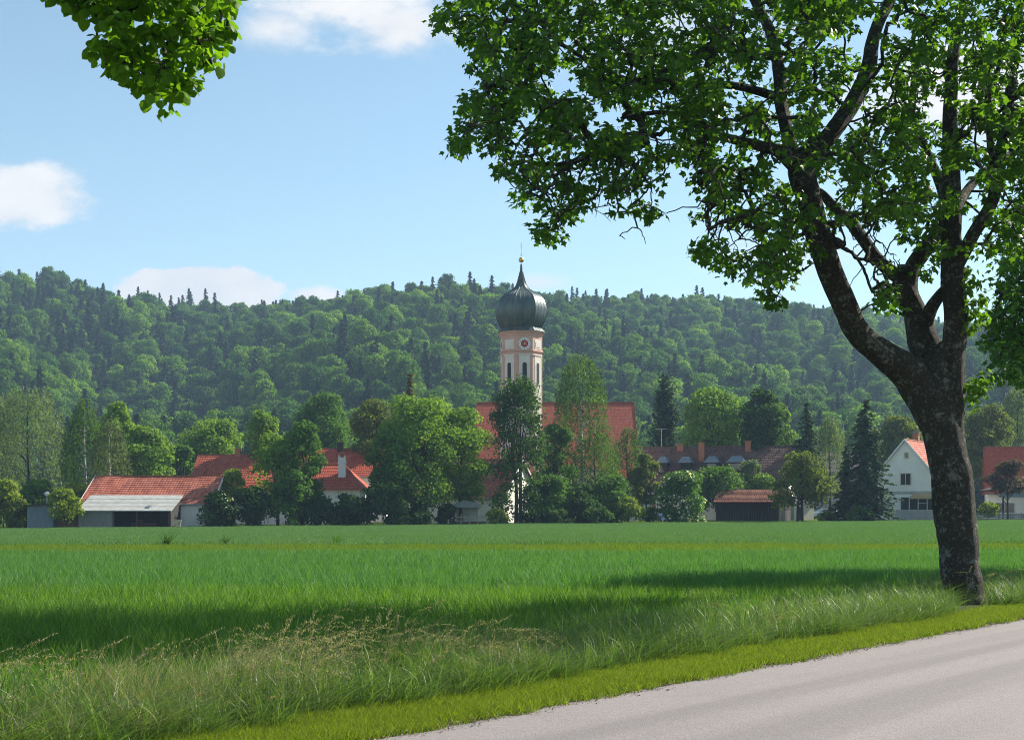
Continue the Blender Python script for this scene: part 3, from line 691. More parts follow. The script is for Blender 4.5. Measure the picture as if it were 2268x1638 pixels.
# white vicarage in front of the church, with porch
Yc = 181; c0 = PX(1113, Yc)
g0 = gz_(c0, Yc)
an, ar = house('vicarage', 'white house with brownish red roof in front of the church, one wall in full sun', (c0 - 6.3, Yc + 2.9, g0), R(-26), 14, 11, PZ(1097, Yc) - g0, PZ(1018, Yc + 6) - g0, 'tile_old', 'plaster', courses=16, over=.4)
for k in range(3): window(an, -4.5 + 3.6 * k, 1.1, 1.0, 1.3, -.02)
MB().tube([(6.9, -.08, -.2), (6.9, -.08, 3.0)], .06, 6).build('downpipe', M['zinc'], an)
Yp = 173; xa, xb = PX(1004, Yp), PX(1064, Yp); g0 = gz_(xa, Yp); ox = (xa + xb) / 2
pc = empty('garden_pavilion', (ox, Yp, g0), 'small white garden pavilion with dark curved roof behind the pale fence', 'pavilion')
hw = (xb - xa) / 2; zt = PZ(1121, Yp) - g0; zp = PZ(1110, Yp) - g0
MB().prism([(-hw - .1, zt - .12), (hw + .1, zt - .12), (hw + .1, zt + .1), (hw * .55, zp - .05), (-hw * .1, zp + .12), (-hw * .7, zp - .1), (-hw - .1, zt + .1)], 'y', -.5, 3.6).build('roof', M['zinc'], pc)
for xx in (-hw + .1, hw - .12): MB().box(xx - .1, xx + .1, -.2, 0, -.2, zt - .13).build('post', M['white'], pc)
MB().box(-hw + .25, hw - .3, 2.4, 2.5, -.2, zt - .13).build('wall', M['plaster'], pc)
for xx in (-hw * .30, -hw * .02): MB().box(xx - .22, xx + .22, 2.2, 2.3, .1, zt - .3).build('door', M['white'], pc)
Yq = 170; fr = empty('garden_fence', (PX(1044, Yq), Yq, gz_(0, Yq)), 'pale wooden rail fence in front of the garden pavilion', 'fence')
zr_ = PZ(1143, Yq) - gz_(0, Yq)
mb = MB(); Lx = 1.9; mb.box(-Lx, Lx, -.04, .02, zr_ - .12, zr_).box(-Lx, Lx, -.04, .02, zr_ - .65, zr_ - .55); mb.build('rail', M['wood_pale'], fr)
mb = MB(); mb.box(-Lx, Lx, .03, .05, -.1, zr_ - .66); mb.build('panel', M['wood_brown'], fr)
for i, xx in enumerate((-1.25, -.2, .78, 1.8)): MB().box(xx - .06, xx + .06, -.1, .02 - .061, -.2, zr_ + (.30 if i != 2 else .62)).build('post', M['wood_pale'], fr)

# ------------------------------------------------------------------ church
Yr, Yf = 208, 198; xl, xr = PX(1056, Yr), PX(1404, Yr); g0 = -.3
ch, cr = house('church_nave', 'long church nave with steep red tile roof behind the onion tower', ((xl + xr) / 2, Yf, g0), 0, xr - xl - .5, 20, PZ(1035, Yf) - g0, PZ(892, Yr) - g0, 'tile_church', 'offwhite', courses=44, th=.03, over=.4, verge=.25, cat='church')
for k in range(5):
    x = -8.5 + 4.4 * k; f = MB().prism([(x - .8, 2.8)] + [(x + .8 * math.cos(a), 6.0 + .8 * math.sin(a)) for a in np.linspace(0, math.pi, 9)][::1] + [] if False else [(x - .8, 2.8), (x + .8, 2.8)] + [(x + .8 * math.cos(a), 5.2 + .8 * math.sin(a)) for a in np.linspace(0, math.pi, 9)], 'y', -.06, .06).build('window', M['white'], ch)
    MB().prism([(x - .62, 2.95), (x + .62, 2.95)] + [(x + .62 * math.cos(a), 5.2 + .62 * math.sin(a)) for a in np.linspace(0, math.pi, 9)], 'y', -.09, -.061).build('pane', M['glass'], f)

Yt = 193.0; tx = PX(1154.5, Yt); tg = -.35
tw = empty('church_tower', (tx, Yt, tg), 'tall pink and white octagonal church tower with dark green onion dome', 'church tower')
def TZ(py): return PZ(py, Yt) - tg
RC = 2.94; ap = RC * math.cos(math.pi / 8); rot0 = R(9)
def ring(r_, z, rot=rot0): return [(r_ * math.cos(R(22.5) + R(45) * i + rot - R(90)), r_ * math.sin(R(22.5) + R(45) * i + rot - R(90)), z) for i in range(8)]
def octa(prof):
    mb = MB(); V = []
    for r_, z in prof: V += ring(r_, z)
    Fs = [(j * 8 + i, j * 8 + (i + 1) % 8, (j + 1) * 8 + (i + 1) % 8, (j + 1) * 8 + i) for j in range(len(prof) - 1) for i in range(8)]
    Fs += [tuple(range(7, -1, -1)), tuple((len(prof) - 1) * 8 + i for i in range(8))]
    return mb.add(V, Fs)
zc = TZ(747)
octa([(RC, -.6), (RC, zc)]).build('wall', M['pink'], tw)
octa([(RC + .05, zc), (RC + .12, zc + .14), (RC + .12, zc + .26), (RC + .26, zc + .36), (RC + .34, zc + .50), (RC + .34, zc + .62)]).build('cornice', M['pink'], tw)
octa([(RC + .03, TZ(783)), (RC + .16, TZ(783) + .08), (RC + .16, TZ(783) + .24), (RC + .03, TZ(783) + .32)]).build('string_course', M['pink'], tw)
fw = 2 * RC * math.sin(math.pi / 8)
for i in range(8):
    a = rot0 - R(90) + R(45) * i
    piv = bpy.data.objects.new('face_side', None)  # local frame of one side of the tower
    ca, sa = math.cos(a + R(90)), math.sin(a + R(90))
    def loc(V): # local (x along the side, y outwards negative, z) -> tower
        return [(x * ca - (y - ap) * sa * 1.0 * 0 + (ap - y) * math.cos(a), x * sa + (ap - y) * math.sin(a), z) for x, y, z in V]
    bpy.data.objects.remove(piv)
    def face(build, name, mat, parent=tw):
        mb = MB(); build(mb); mb.V = loc(mb.V); return mb.build(name, mat, parent)
    # pilasters at both edges are the pink wall; white field with arched opening
    def arch(x, zb, zs, r_, k=8): return [(x - r_, zb), (x + r_, zb)] + [(x + r_ * math.cos(q), zs + r_ * math.sin(q)) for q in np.linspace(0, math.pi, k)]
    zt, zb = TZ(790.5), 8.0
    fl = face(lambda m: m.prism([(-.74, zb), (.74, zb), (.74, zt), (-.74, zt)], 'y', -.05, -.001), 'panel', M['offwhite'])
    face(lambda m: m.box(-.86, .86, -.13, -.051, zt - .02, zt + .14), 'moulding', M['offwhite'], fl)
    fr_ = face(lambda m: m.prism(arch(0, TZ(852) - .12, TZ(811), .42), 'y', -.085, -.051), 'window', M['offwhite'])
    face(lambda m: m.prism(arch(0, TZ(852), TZ(811), .30), 'y', -.10, -.086), 'louvre', M['black'], fr_)
    zm = TZ(765.5)
    if i % 2 == 0:
        def disc(m, r_, y0, y1): m.prism([(r_ * math.cos(q), zm + r_ * math.sin(q)) for q in np.linspace(0, 2 * math.pi, 32, endpoint=False)], 'y', y0, y1)
        ck = face(lambda m: disc(m, .82, -.06, -.002), 'clock', M['white'])
        face(lambda m: disc(m, .51, -.075, -.061), 'clock_center', M['redclock'], ck)
        for q in range(12):
            t_ = R(30 * q)
            face(lambda m: m.prism([(.68 * math.sin(t_) + s * .035 * math.cos(t_) + l * .07 * math.sin(t_), zm + .68 * math.cos(t_) - s * .035 * math.sin(t_) + l * .07 * math.cos(t_)) for s, l in ((-1, -1), (1, -1), (1, 1), (-1, 1))], 'y', -.07, -.061), 'numeral', M['black'], ck)
        def hand(m, ang, ln, y0, y1):
            s_, c_ = math.sin(R(ang)), math.cos(R(ang))
            m.prism([(-.12 * s_ + .035 * c_, zm - .12 * c_ - .035 * s_), (ln * s_, zm + ln * c_), (-.12 * s_ - .035 * c_, zm - .12 * c_ + .035 * s_)], 'y', y0, y1)
        face(lambda m: hand(m, 38, .62, -.095, -.085), 'clock_hand', M['gold'], ck)
        face(lambda m: hand(m, 125, .46, -.084, -.076), 'clock_hand', M['gold'], ck)
    else:
        pf = face(lambda m: m.box(-.74, .74, -.05, -.001, zm - .68, zm + .62), 'panel', M['offwhite'])
        face(lambda m: m.prism([(-.5, zm - .42), (.5, zm - .42), (.5, zm + .25), (.38, zm + .38), (-.38, zm + .38), (-.5, zm + .25)], 'y', -.09, -.051), 'moulding', M['offwhite'], pf)
# onion: radius in view pixels against view rows
ONION = [(790, 158), (775, 166), (760, 182), (720, 211), (680, 234), (620, 254), (560, 261), (520, 257), (480, 245), (440, 224), (405, 188), (380, 146), (360, 112), (340, 84), (300, 54), (250, 37), (215, 28), (180, 19), (140, 13), (100, 10), (84, 8)]
k_ = .2185 * Yt / F
prof = [(RC + .5, zc + .625), (RC + .42, zc + .66), (RC - .05, zc + 1.12), (RC - .28, zc + 1.30)]
for zy, hw_ in ONION: prof.append((hw_ * k_ / math.cos(R(13.5)), TZ(565.9 + zy * .2185)))
# 16 gores: facet edges with standing seams
pr2 = catmull(np.array(prof[4:]), 3); full = prof[:4] + [tuple(p_) for p_ in pr2]
dome = octa(full).build('onion_dome', M['copper'], tw)
sm = MB()
for i in range(8):
    for f_ in (0, .25, .5, .75):
        path = []
        for r_, z in full[4:-8]:
            A = np.array(ring(r_, z)[i]); B = np.array(ring(r_, z)[(i + 1) % 8]); path.append(A + (B - A) * f_)
        sm.tube(path, .045 if f_ == 0 else .028, 4)
    for f_ in (.0, .25, .5, .75):
        path = []
        for r_, z in full[1:4]:
            A = np.array(ring(r_, z)[i]); B = np.array(ring(r_, z)[(i + 1) % 8]); path.append(A + (B - A) * f_)
        sm.tube(path, .03, 4)
sm.build('dome_seams', M['copper'], dome)
zb_ = TZ(575.5); MB().lathe([(.02, zb_ - .38)] + [(.37 * math.sin(a), zb_ - .37 * math.cos(a)) for a in np.linspace(.15, 3.0, 12)], 18).build('gilded_ball', M['gold'], tw, smooth=True)
zt_ = TZ(536)
mb = MB(); mb.box(-.035, .035, -.035, .035, zb_ + .36, zt_); mb.box(-.26, .26, -.03, .03, zt_ - .62, zt_ - .54); mb.box(-.17, .17, -.03, .03, zt_ - .36, zt_ - .29); mb.lathe([(.02, zb_ + .6), (.1, zb_ + .7), (.02, zb_ + .8)], 8)
cs = mb.build('cross', M['gold'], tw); cs.rotation_euler = (0, 0, R(62))

# small red roof right of the birch
Ys = 195; xl, xr = PX(1352, Ys), PX(1408, Ys); g0 = -.2
sm_h, smr = house('cottage', 'low cottage with orange hipped looking roof between the birch and the brown roofed house', ((xl + xr) / 2, Ys - 3, g0), 0, xr - xl - .8, 7, PZ(1056, Ys - 3) - g0, PZ(1039, Ys) - g0, 'tile_bright', 'plaster', courses=8)
chimney(smr, PX(1372, Ys) - (xl + xr) / 2, 3.5, 3, PZ(1034, Ys) - g0, .6, mat='plaster_grey', cap=None)

# brown roofed house with dormers
rz = R(-17); Yr = 207; Lb, Db = 22.5, 14.0
zr, ze = PZ(987, Yr), PZ(1062, 201); g0 = 0.0
cxr = PX(1762, Yr)  # right end of the ridge
ex, ey = math.cos(rz), math.sin(rz); fx_, fy_ = math.sin(rz), -math.cos(rz)
mid = np.array((cxr, Yr)) - np.array((ex, ey)) * (Lb / 2 + .9) + np.array((fx_, fy_)) * (Db / 2)
db, dr = house('apartment_house', 'long brown tiled house with dormers, three brick chimneys and a roof antenna', (mid[0], mid[1], g0), rz, Lb, Db, ze, zr, 'tile_brown', 'plaster', courses=15, over=.7, verge=.9)
def on_db(px, Yg): # local x of a view column on the ridge line
    best = min(np.linspace(-Lb / 2, Lb / 2, 400), key=lambda t: abs(CX + F * (mid[0] + ex * t - fx_ * Yg) / (mid[1] + ey * t - fy_ * Yg) - px)); return best
sl = (zr - ze) / (Db / 2)
for px, yl, top, w_ in ((1507, 6.4, 985, .95), (1554, 4.2, 981, .8), (1657, 6.2, 978, .85)):
    x = on_db(px, yl); Yd = mid[1] + ey * x - fy_ * yl
    chimney(dr, x, yl, ze + sl * yl - .5, PZ(top, Yd), w_, cap=None)
for px, w_ in ((1470, 1.7), (1520, 1.9), (1578, 2.0), (1632, 2.6)):
    x = on_db(px, 2.4); yl = 1.2; zb = ze + sl * yl; zt = zb + 2.0; yb = (zt - ze) / sl + .2
    d = MB().box(x - w_ / 2 + .15, x + w_ / 2 - .15, yl, yb, zb - .3, zt - .25).build('dormer', M['wood_dark'], dr)
    hh = .95
    MB().add([(x - w_ / 2 - .1, yl - .35, zt - .28), (x + w_ / 2 + .1, yl - .35, zt - .28), (x + w_ / 2 + .1, yb + .8, zt - .28), (x - w_ / 2 - .1, yb + .8, zt - .28), (x - w_ / 4, yl + .7, zt - .28 + hh), (x + w_ / 4, yl + .7, zt - .28 + hh), (x + w_ / 4, yb + 1.0, zt - .28 + hh), (x - w_ / 4, yb + 1.0, zt - .28 + hh)],
             [(0, 1, 2, 3), (4, 5, 6, 7), (0, 1, 5, 4), (1, 2, 6, 5), (2, 3, 7, 6), (3, 0, 4, 7)]).build('dormer_roof', M['zinc'], d)
    MB().box(x - w_ / 2 + .4, x + w_ / 2 - .4, yl - .04, yl - .005, zb + .35, zt - .45).build('window', M['glass'], d)
for k in range(16):
    x = -Lb / 2 + 1 + k * 1.35; y = Db / 2 - 1.2; z = ze + sl * y; MB().box(x - .12, x + .12, y - .1, y + .2, z + .12, z + .32).build('roof_vent', M['tile_brown'], dr)
x = on_db(1465, 7.2); Yd = mid[1] + ey * x - fy_ * 7.2; zt = PZ(950, Yd)
mb = MB().tube([(x, 7.2, zr - .3), (x, 7.2, zt)], .06, 6); mb.tube([(x - .9, 7.2, zt), (x + .9, 7.2, zt)], .05, 5)
for k in range(7): mb.tube([(x - .85 + k * .28, 6.9, zt + .02), (x - .85 + k * .28, 7.5, zt + .02)], .015, 4)
mb.tube([(x - .25, 7.2, zt - 1.6), (x + .55, 7.2, zt - 1.55)], .02, 5); mb.build('antenna', M['steel'], dr)
for k in range(4): window(db, -8 + 5 * k, 1.2, 1.3, 1.4, -.02)
mb = MB(); mb.box(Lb / 2 + .005, Lb / 2 + .05, 1.0, 6, 6.2, 7.2); mb.build('gable_shade', M['wood_dark'], db)  # dark panel standing in for the shade of overhang and trees

# red roofed field shed
rz = R(-17); Yf = 187.5; ex, ey = math.cos(rz), math.sin(rz); fx_, fy_ = math.sin(rz), -math.cos(rz)
xl = PX(1583, Yf + 1.5); L = 9.2; m0 = np.array((xl, Yf + 1.5)) + np.array((ex, ey)) * (L / 2 + .2); g0 = gz_(m0[0], m0[1])
sh = empty('field_shed', (m0[0], m0[1], g0), 'dark open wooden field shed with weathered red tile roof beside the apple tree', 'shed', rz=rz)
ze = PZ(1111, Yf) - g0; zr = PZ(1084, Yf + 3.5) - g0; hw = L / 2
rf = MB(); roof_slab(rf, -hw - .3, hw + .3, -.5, ze, 3.4, zr, 10); roof_slab(rf, -hw - .3, hw + .3, 7.3, ze, 3.4, zr, 10); rr_ = rf.build('roof', M['tile_shed'], sh)
MB().tube([(-hw - .3, -.58, ze - .02), (hw + .3, -.58, ze - .02)], .07, 6).build('gutter', M['redclock'], rr_)
mb = MB(); board_box(mb, -hw, hw - .9, 1.0, 1.06, -.3, ze + .3, 0, .22); mb.prism([(1.07, -.3), (6.6, -.3), (6.6, ze), (3.4, zr - .15), (1.07, ze + .3)], 'x', hw - .12, hw - .02); mb.prism([(1.07, -.3), (6.6, -.3), (6.6, ze), (3.4, zr - .15), (1.07, ze + .3)], 'x', -hw, -hw + .08); mb.build('wall', M['wood_dark'], sh)
for xx in (-hw + .1, hw - .1, hw - .8): MB().box(xx - .09, xx + .09, -.2, -.02, -.3, ze - .02).build('post', M['wood_grey' if xx > 0 else 'wood_dark'], sh)

# cream garage behind the apple tree
Yg = 197; xg = PX(1790, Yg); g0 = gz_(xg, Yg)
gr_, _ = house('garage', 'small cream garage catching the sun behind the apple tree stems', (xg - .6, Yg, g0), R(38), 4.2, 4.5, PZ(1112, Yg) - g0, PZ(1100, Yg) - g0, 'tile_grey', 'plaster_cream', courses=6, over=.2, verge=.2)
MB().box(-1.4, -.4, -.05, -.005, -.3, 2.0).build('door', M['wood_dark'], gr_)

# grey roofed house far behind the spruce
Yr = 238; xl, xr = PX(1815, Yr), PX(1992, Yr); g0 = .2
fh, _ = house('house', 'low grey roofed house mostly hidden behind the big spruce', ((xl + xr) / 2, Yr - 5, g0), 0, xr - xl, 10, PZ(1040, Yr - 5) - g0, PZ(1001, Yr) - g0, 'tile_grey', 'plaster_grey', courses=10)
for k in range(3): window(fh, -4 + 4 * k, 1.2, 1.1, 1.2, -.02)

# white gable house by the big tree
Ya = 194; ax = PX(2003, Ya); g0 = gz_(ax, Ya); th_ = R(58)     # ridge heads right and away
hx, hy = math.cos(th_), math.sin(th_)
Wg = 12.0; Lg = 10.5; za = PZ(973, Ya) - g0; ze = PZ(1087, Ya) - g0
# local x = along the ridge away from the gable; front eave side (-y local) is the right hand slope
cxm = np.array((ax, Ya)) + np.array((hx, hy)) * (Lg / 2 + .3); off = np.array((hy, -hx)) * (Wg / 2)
wh, wr = house('gable_house', 'white steep gabled house with red roof and glazed veranda, left of the big maple trunk', (cxm[0] + off[0], cxm[1] + off[1], g0), th_, Lg, Wg, ze, za, 'tile_old', 'plaster', courses=22, over=.35, verge=.3)
chimney(wr, .8, Wg / 2 + .2, za - .5, za + .95, .8, mat='brick', cap='zinc')
xg = -Lg / 2  # gable plane, facing local -x
def gwin(y, z, w_, h_, frame, bars, name='window'):
    fm = MB(); t = .12; y0, y1 = y - w_ / 2, y + w_ / 2
    fm.box(xg - .06, xg + .03, y0 - t, y0, z - t, z + h_ + t).box(xg - .06, xg + .03, y1, y1 + t, z - t, z + h_ + t).box(xg - .06, xg + .03, y0, y1, z + h_, z + h_ + t).box(xg - .09, xg + .03, y0, y1, z - t, z - .001)
    for b in range(bars): q = y0 + w_ * (b + 1) / (bars + 1); fm.box(xg - .05, xg + .02, q - .035, q + .035, z, z + h_)
    f = fm.build(name, M[frame], wh); MB().box(xg - .02, xg + .02, y0, y1, z, z + h_).build('pane', M['glass'], f)
gwin(Wg / 2 - .2, PZ(1013.5, Ya) - g0, .45, .7, 'plaster_cream', 0)
gwin(Wg / 2 - .1, PZ(1072.5, Ya) - g0, 1.35, 1.5, 'plaster_cream', 1)
zv0, zv1 = PZ(1128, Ya) - g0, PZ(1101, Ya) - g0
vy0, vy1 = .45, 6.6
MB().box(xg - .05, xg - .002, .02, Wg - .02, ze - .42, ze - .02).build('floor_band', M['plaster_grey'], wh)
v_ = MB().box(xg - .09, xg - .05, vy0, vy1, zv0, zv1).build('veranda_glazing', M['glass'], wh)
mb = MB()
for q in np.linspace(vy0, vy1, 6): mb.box(xg - .16, xg - .091, q - .05, q + .05, zv0, zv1)
mb.box(xg - .17, xg - .091, vy0 - .1, vy1 + .1, zv1, zv1 + .09); mb.box(xg - .155, xg - .0911, 2.9, 4.1, (zv0 + zv1) / 2, (zv0 + zv1) / 2 + .06); mb.build('veranda_frame', M['white'], v_)
MB().box(xg - .22, xg - .003, -.05, 7.2, -.6, zv0 - .002).build('parapet', M['plaster_grey'], wh)
MB().add([(xg - .03, .1, ze - .15), (xg - .03, 4.8, ze - .42), (xg - 1.5, 4.8, zv1 + .12), (xg - 1.5, .1, zv1 + .12), (xg - .03, .1, ze - .09), (xg - .03, 4.8, ze - .36), (xg - 1.5, 4.8, zv1 + .17), (xg - 1.5, .1, zv1 + .17)],
         [(0, 1, 2, 3), (4, 7, 6, 5), (0, 4, 5, 1), (1, 5, 6, 2), (2, 6, 7, 3), (3, 7, 4, 0)]).box(xg - 1.53, xg - 1.501, .1, 4.8, zv1 - .22, zv1 + .17).build('awning', M['awning'], wh)

# red roofed house at the right edge
rz = R(-17); Yr = 209; Db = 13; xa = PX(2178, Yr); L = 24; ex, ey = math.cos(rz), math.sin(rz); fx_, fy_ = math.sin(rz), -math.cos(rz)
m0 = np.array((xa, Yr)) + np.array((ex, ey)) * (L / 2 + .35) + np.array((fx_, fy_)) * (Db / 2); g0 = .1
rh, _ = house('farmhouse', 'white farmhouse with bright ribbed red roof at the right edge, right of the big trunk', (m0[0], m0[1], g0), rz, L, Db, PZ(1091, 203) - g0 + .35, PZ(991, Yr) - g0, 'tile_bright', 'plaster', courses=18)
window(rh, -9.6, 1.0, 2.6, 1.35, -.02, bars=1); window(rh, -1.5, 1.0, 1.2, 1.35, -.02)
MB().box(-6.7, -4.9, -.05, -.005, -.3, 2.0).build('door', M['wood_dark'], rh)
MB().box(-3.9, -2.8, -.06, -.005, -.3, 1.5).build('door', M['brick'], rh)
# grey shed in front of it
Ys = 192; xa = PX(2200, Ys); g0 = gz_(xa, Ys)
gs = empty('open_shelter', (xa + 4.5, Ys, g0), 'blue grey boarded shelter with rising dark roof edge at the right margin', 'shed')
z0, z1 = PZ(1086, Ys) - g0, PZ(1057, Ys) - g0; hw = 4.5
MB().add([(-hw - .5, -.4, z0 - .15), (hw, -.4, z1 + 1.2), (hw, 4, z1 + 1.2), (-hw - .5, 4, z0 - .15), (-hw - .5, -.4, z0 + .1), (hw, -.4, z1 + 1.45), (hw, 4, z1 + 1.45), (-hw - .5, 4, z0 + .1)],
         [(0, 1, 2, 3), (4, 5, 6, 7), (0, 1, 5, 4), (1, 2, 6, 5), (2, 3, 7, 6), (3, 0, 4, 7)]).build('roof', M['wood_dark'], gs)
MB().prism([(-hw + 1.2, z0 - .9), (hw, z0 - .9), (hw, z1 + 1.15), (-hw + 1.2, z0 + .35)], 'y', 0, .1).build('board_wall', M['sheet_blue'], gs)
for xx in (-hw + 1.4, 0, hw - .3): MB().box(xx - .09, xx + .09, .1, .28, -.3, z0 - .2).build('post', M['wood_dark'], gs)
# low fence at the right edge
fe = empty('board_fence', (PX(2215, 187.5), 187.5, gz_(66, 187)), 'low dark board fence at the right edge of the field', 'fence')
mb = MB()
for i in range(3): mb.box(-3.3, 4.5, -.02, .02, .15 + .28 * i, .37 + .28 * i)
mb.build('boards', M['wood_grey'], fe)
for i in range(6): MB().box(-3.2 + 1.5 * i, -3.08 + 1.5 * i, -.1, -.021, -.2, 1.1).build('post', M['wood_grey'], fe)
tb = empty('garden_table', (PX(2256, 189), 189, gz_(67, 189)), 'brown wooden garden table by the right hand farmhouse', 'table')
MB().box(-.9, .9, -.4, .4, .95, 1.02).build('table_top', M['wood_pale'], tb)
for sx in (-.75, .75):
    for sy in (-.3, .3): MB().box(sx - .04, sx + .04, sy - .04, sy + .04, -.2, .949).build('leg', M['wood_brown'], tb)

# cars and the small board
def car(name, label, loc, rz, paint, van=False):
    r = empty(name, loc, label, 'car', rz=rz)
    side = [(-2.1, .35), (-2.15, .75), (-1.9, .95), (-1.2, 1.0), (-.7, 1.42), (.9, 1.45), (1.6, 1.0), (2.1, .9), (2.15, .4)] if not van else [(-2.2, .35), (-2.25, 1.0), (-1.6, 1.25), (-1.1, 1.9), (2.1, 1.95), (2.2, 1.0), (2.2, .4)]
    MB().prism(side, 'y', -.85, .85).build('body', M[paint], r, bevel=.04)
    gl = [(-1.05, 1.03), (-.66, 1.36), (.86, 1.39), (1.4, 1.03)] if not van else [(-1.4, 1.3), (-1.05, 1.82), (1.9, 1.85), (1.9, 1.3)]
    MB().prism(gl, 'y', -.862, .862).build('window', M['glass'], r)
    for sx in (-1.35, 1.35):
        for sy in (-.88, .7):
            wv_ = MB().prism([(sx + .32 * math.cos(a), .32 + .32 * math.sin(a)) for a in np.linspace(0, 6.283, 16, endpoint=False)], 'y', sy, sy + .18).build('wheel', M['rubber'], r)
            MB().prism([(sx + .18 * math.cos(a), .32 + .18 * math.sin(a)) for a in np.linspace(0, 6.283, 12, endpoint=False)], 'y', sy - .012, sy + .192).build('rim', M['steel'], wv_)
    for sy in (-.6, .6): MB().box(-2.19, -2.1, sy - .15, sy + .15, .68, .82).build('headlight', M['white'], r)
q = P(1829, 1140, 203); car('parked_car', 'light blue silver car parked behind the gap left of the big spruce', (q[0], 203, PZ(1148, 203)), R(8), 'car_silver')
q = P(1460, 1140, 181); car('parked_van', 'blue van parked behind the white flowering shrub', (q[0], 183, gz_(q[0], 183)), R(75), 'car_blue', True)
Yb = 178; q = P(1440, 1120, Yb); bo = empty('notice_board', (q[0], Yb, gz_(q[0], Yb)), 'small white blue and orange board on a pale leaning post by the blue van', 'board')
hb = q[2] - gz_(q[0], Yb)
MB().tube([(.12, 0, -.2), (-.02, 0, hb)], .06, 6).build('post', M['wood_pale'], bo)
for (a, b, m_) in ((-.4, -.08, 'white'), (-.08, .24, 'skyblue'), (.24, .6, 'orange')): MB().box(a + .001, b - .001, -.1, -.06, hb - .2, hb + .22).build('panel', M[m_], bo)


# ------------------------------------------------------------------ trees of the village
def trunk_mesh(name, paths, n=7):
    A = Acc()
    for pth, rad in paths:
        V, Q = tube(pth, rad, n); A.add(V, Q)
    return A.mesh(name, True)

def broadleaf(h, w_, z0, nblob, nleaf, leaf, prof=((0, .45), (.25, .9), (.5, 1), (.75, .82), (1, .28)), flat=.8, r=rng, full=1.0):
    """crown between z0 and h from many leafy clumps; returns crown arrays and clump centres"""
    pt = np.array(prof); c = []
    while len(c) < nblob:
        t = r.random(); R_ = np.interp(t, pt[:, 0], pt[:, 1]) * w_ / 2
        a = r.random() * 2 * np.pi; q = R_ * (.25 + .75 * math.sqrt(r.random())) * .82
        c.append((q * math.cos(a), q * math.sin(a), z0 + (h - z0) * t * .93))
    c = np.array(c); rb = w_ * (.085 + .125 * r.random(nblob) ** 1.4) * full; rb = np.minimum(rb, (h - z0) * .24 * full)
    c[:, 2] = np.minimum(c[:, 2], h - rb * .9)
    per = r.multinomial(nleaf, rb ** 2 / np.sum(rb ** 2)); bi = np.repeat(np.arange(nblob), per); k = len(bi)
    d = nrm(r.normal(size=(k, 3))); d[:, 2] = np.where((d[:, 2] < -.25) & (r.random(k) < .6), -d[:, 2], d[:, 2])
    rad = rb[bi] * (.45 + .62 * r.random(k) ** .7)
    Pp = c[bi] + d * rad[:, None] * np.array((1, 1, flat)) + r.normal(size=(k, 3)) * leaf * .35
    Nn = d + r.normal(size=(k, 3)) * .5 + np.array((0, 0, .2))
    V, Fc = rhomb(Pp, Nn, leaf * (.6 + .8 * r.random(k)), 1.15, r=r)
    rb_ = r.random(nblob)
    return V, Fc, np.clip(.55 * r.random(k) + .45 * rb_[bi], 0, 1), c

def weeping(h, w_, z0, nstr, leaf, r=rng, prof=((0, .75), (.4, 1), (.75, .8), (1, .2)), lmax=.35):
    pt = np.array(prof); Ps = []; ds = []
    for i in range(nstr):
        t = r.random() ** .8; R_ = np.interp(t, pt[:, 0], pt[:, 1]) * w_ / 2; a = r.random() * 2 * np.pi; q = R_ * (.3 + .7 * math.sqrt(r.random()))
        b = np.array((q * math.cos(a), q * math.sin(a), z0 + (h - z0) * t)); L = (h - z0) * lmax * (.35 + .65 * r.random())
        m = max(4, int(L / (leaf * .55))); s = np.linspace(0, 1, m)[:, None]
        out = np.array((math.cos(a), math.sin(a), 0)); pp = b + out * (.5 * s * L * .3) + np.array((0, 0, -1.0)) * (s ** 1.2) * L + r.normal(size=(m, 3)) * leaf * .45
        Ps.append(pp); ds.append(np.tile(np.array((0, 0, -1.0)) + out * .3, (m, 1)) + r.normal(size=(m, 3)) * .35)
    C = np.concatenate(Ps); D_ = np.concatenate(ds); C[:, 2] = np.maximum(C[:, 2], .2); k = len(C)
    V, Fc = rhomb(C, r.normal(size=(k, 3)), leaf * (.7 + .7 * r.random(k)), .6, D_, r=r)
    return V, Fc, r.random(k)

def conifer(h, w_, z0, leaf, r=rng, dens=1.0, power=.85, droop=.35, levels=None):
    Ps = []; Ds = []; Ns = []; paths = []
    levels = levels or int((h - z0) / .42)
    for i in range(levels):
        t = i / levels; z = z0 + (h - z0) * (t ** .95); L0 = w_ / 2 * (1 - t) ** power + .12
        for b in range(9 if t < .8 else 6):
            a = r.random() * 2 * np.pi; L = L0 * (.7 + .42 * r.random()); o_ = np.array((math.cos(a), math.sin(a), 0))
            m = max(5, int(L / (leaf * .30) * dens)); s = np.linspace(.12, 1, m)[:, None]
            pp = np.array((0, 0, z + (r.random() - .5) * 1.1 * (h - z0) / levels)) + o_ * s * L + np.array((0, 0, 1.0)) * (-droop * L * s ** 1.5 + .22 * L * np.maximum(s - .7, 0))
            sd_ = np.cross(o_, (0, 0, 1)); wv_ = (r.random((m, 1)) - .5) * 2 * (.32 * L * (1.05 - s)) + r.normal(size=(m, 1)) * .08
            Ps.append(pp + sd_ * wv_ + r.normal(size=(m, 3)) * .06 - np.array((0, 0, .25)) * np.abs(wv_)); Ds.append(o_ + sd_ * np.sign(wv_) * .7 + np.array((0, 0, -.35)) + r.normal(size=(m, 3)) * .2)
            Ns.append(np.array((0, 0, 1.0)) + o_ * .3 + r.normal(size=(m, 3)) * .35)
    C = np.concatenate(Ps); k = len(C)
    V, Fc = rhomb(C, np.concatenate(Ns), leaf * (.9 + .8 * r.random(k)), .85, np.concatenate(Ds), r=r)
    return V, Fc, r.random(k)

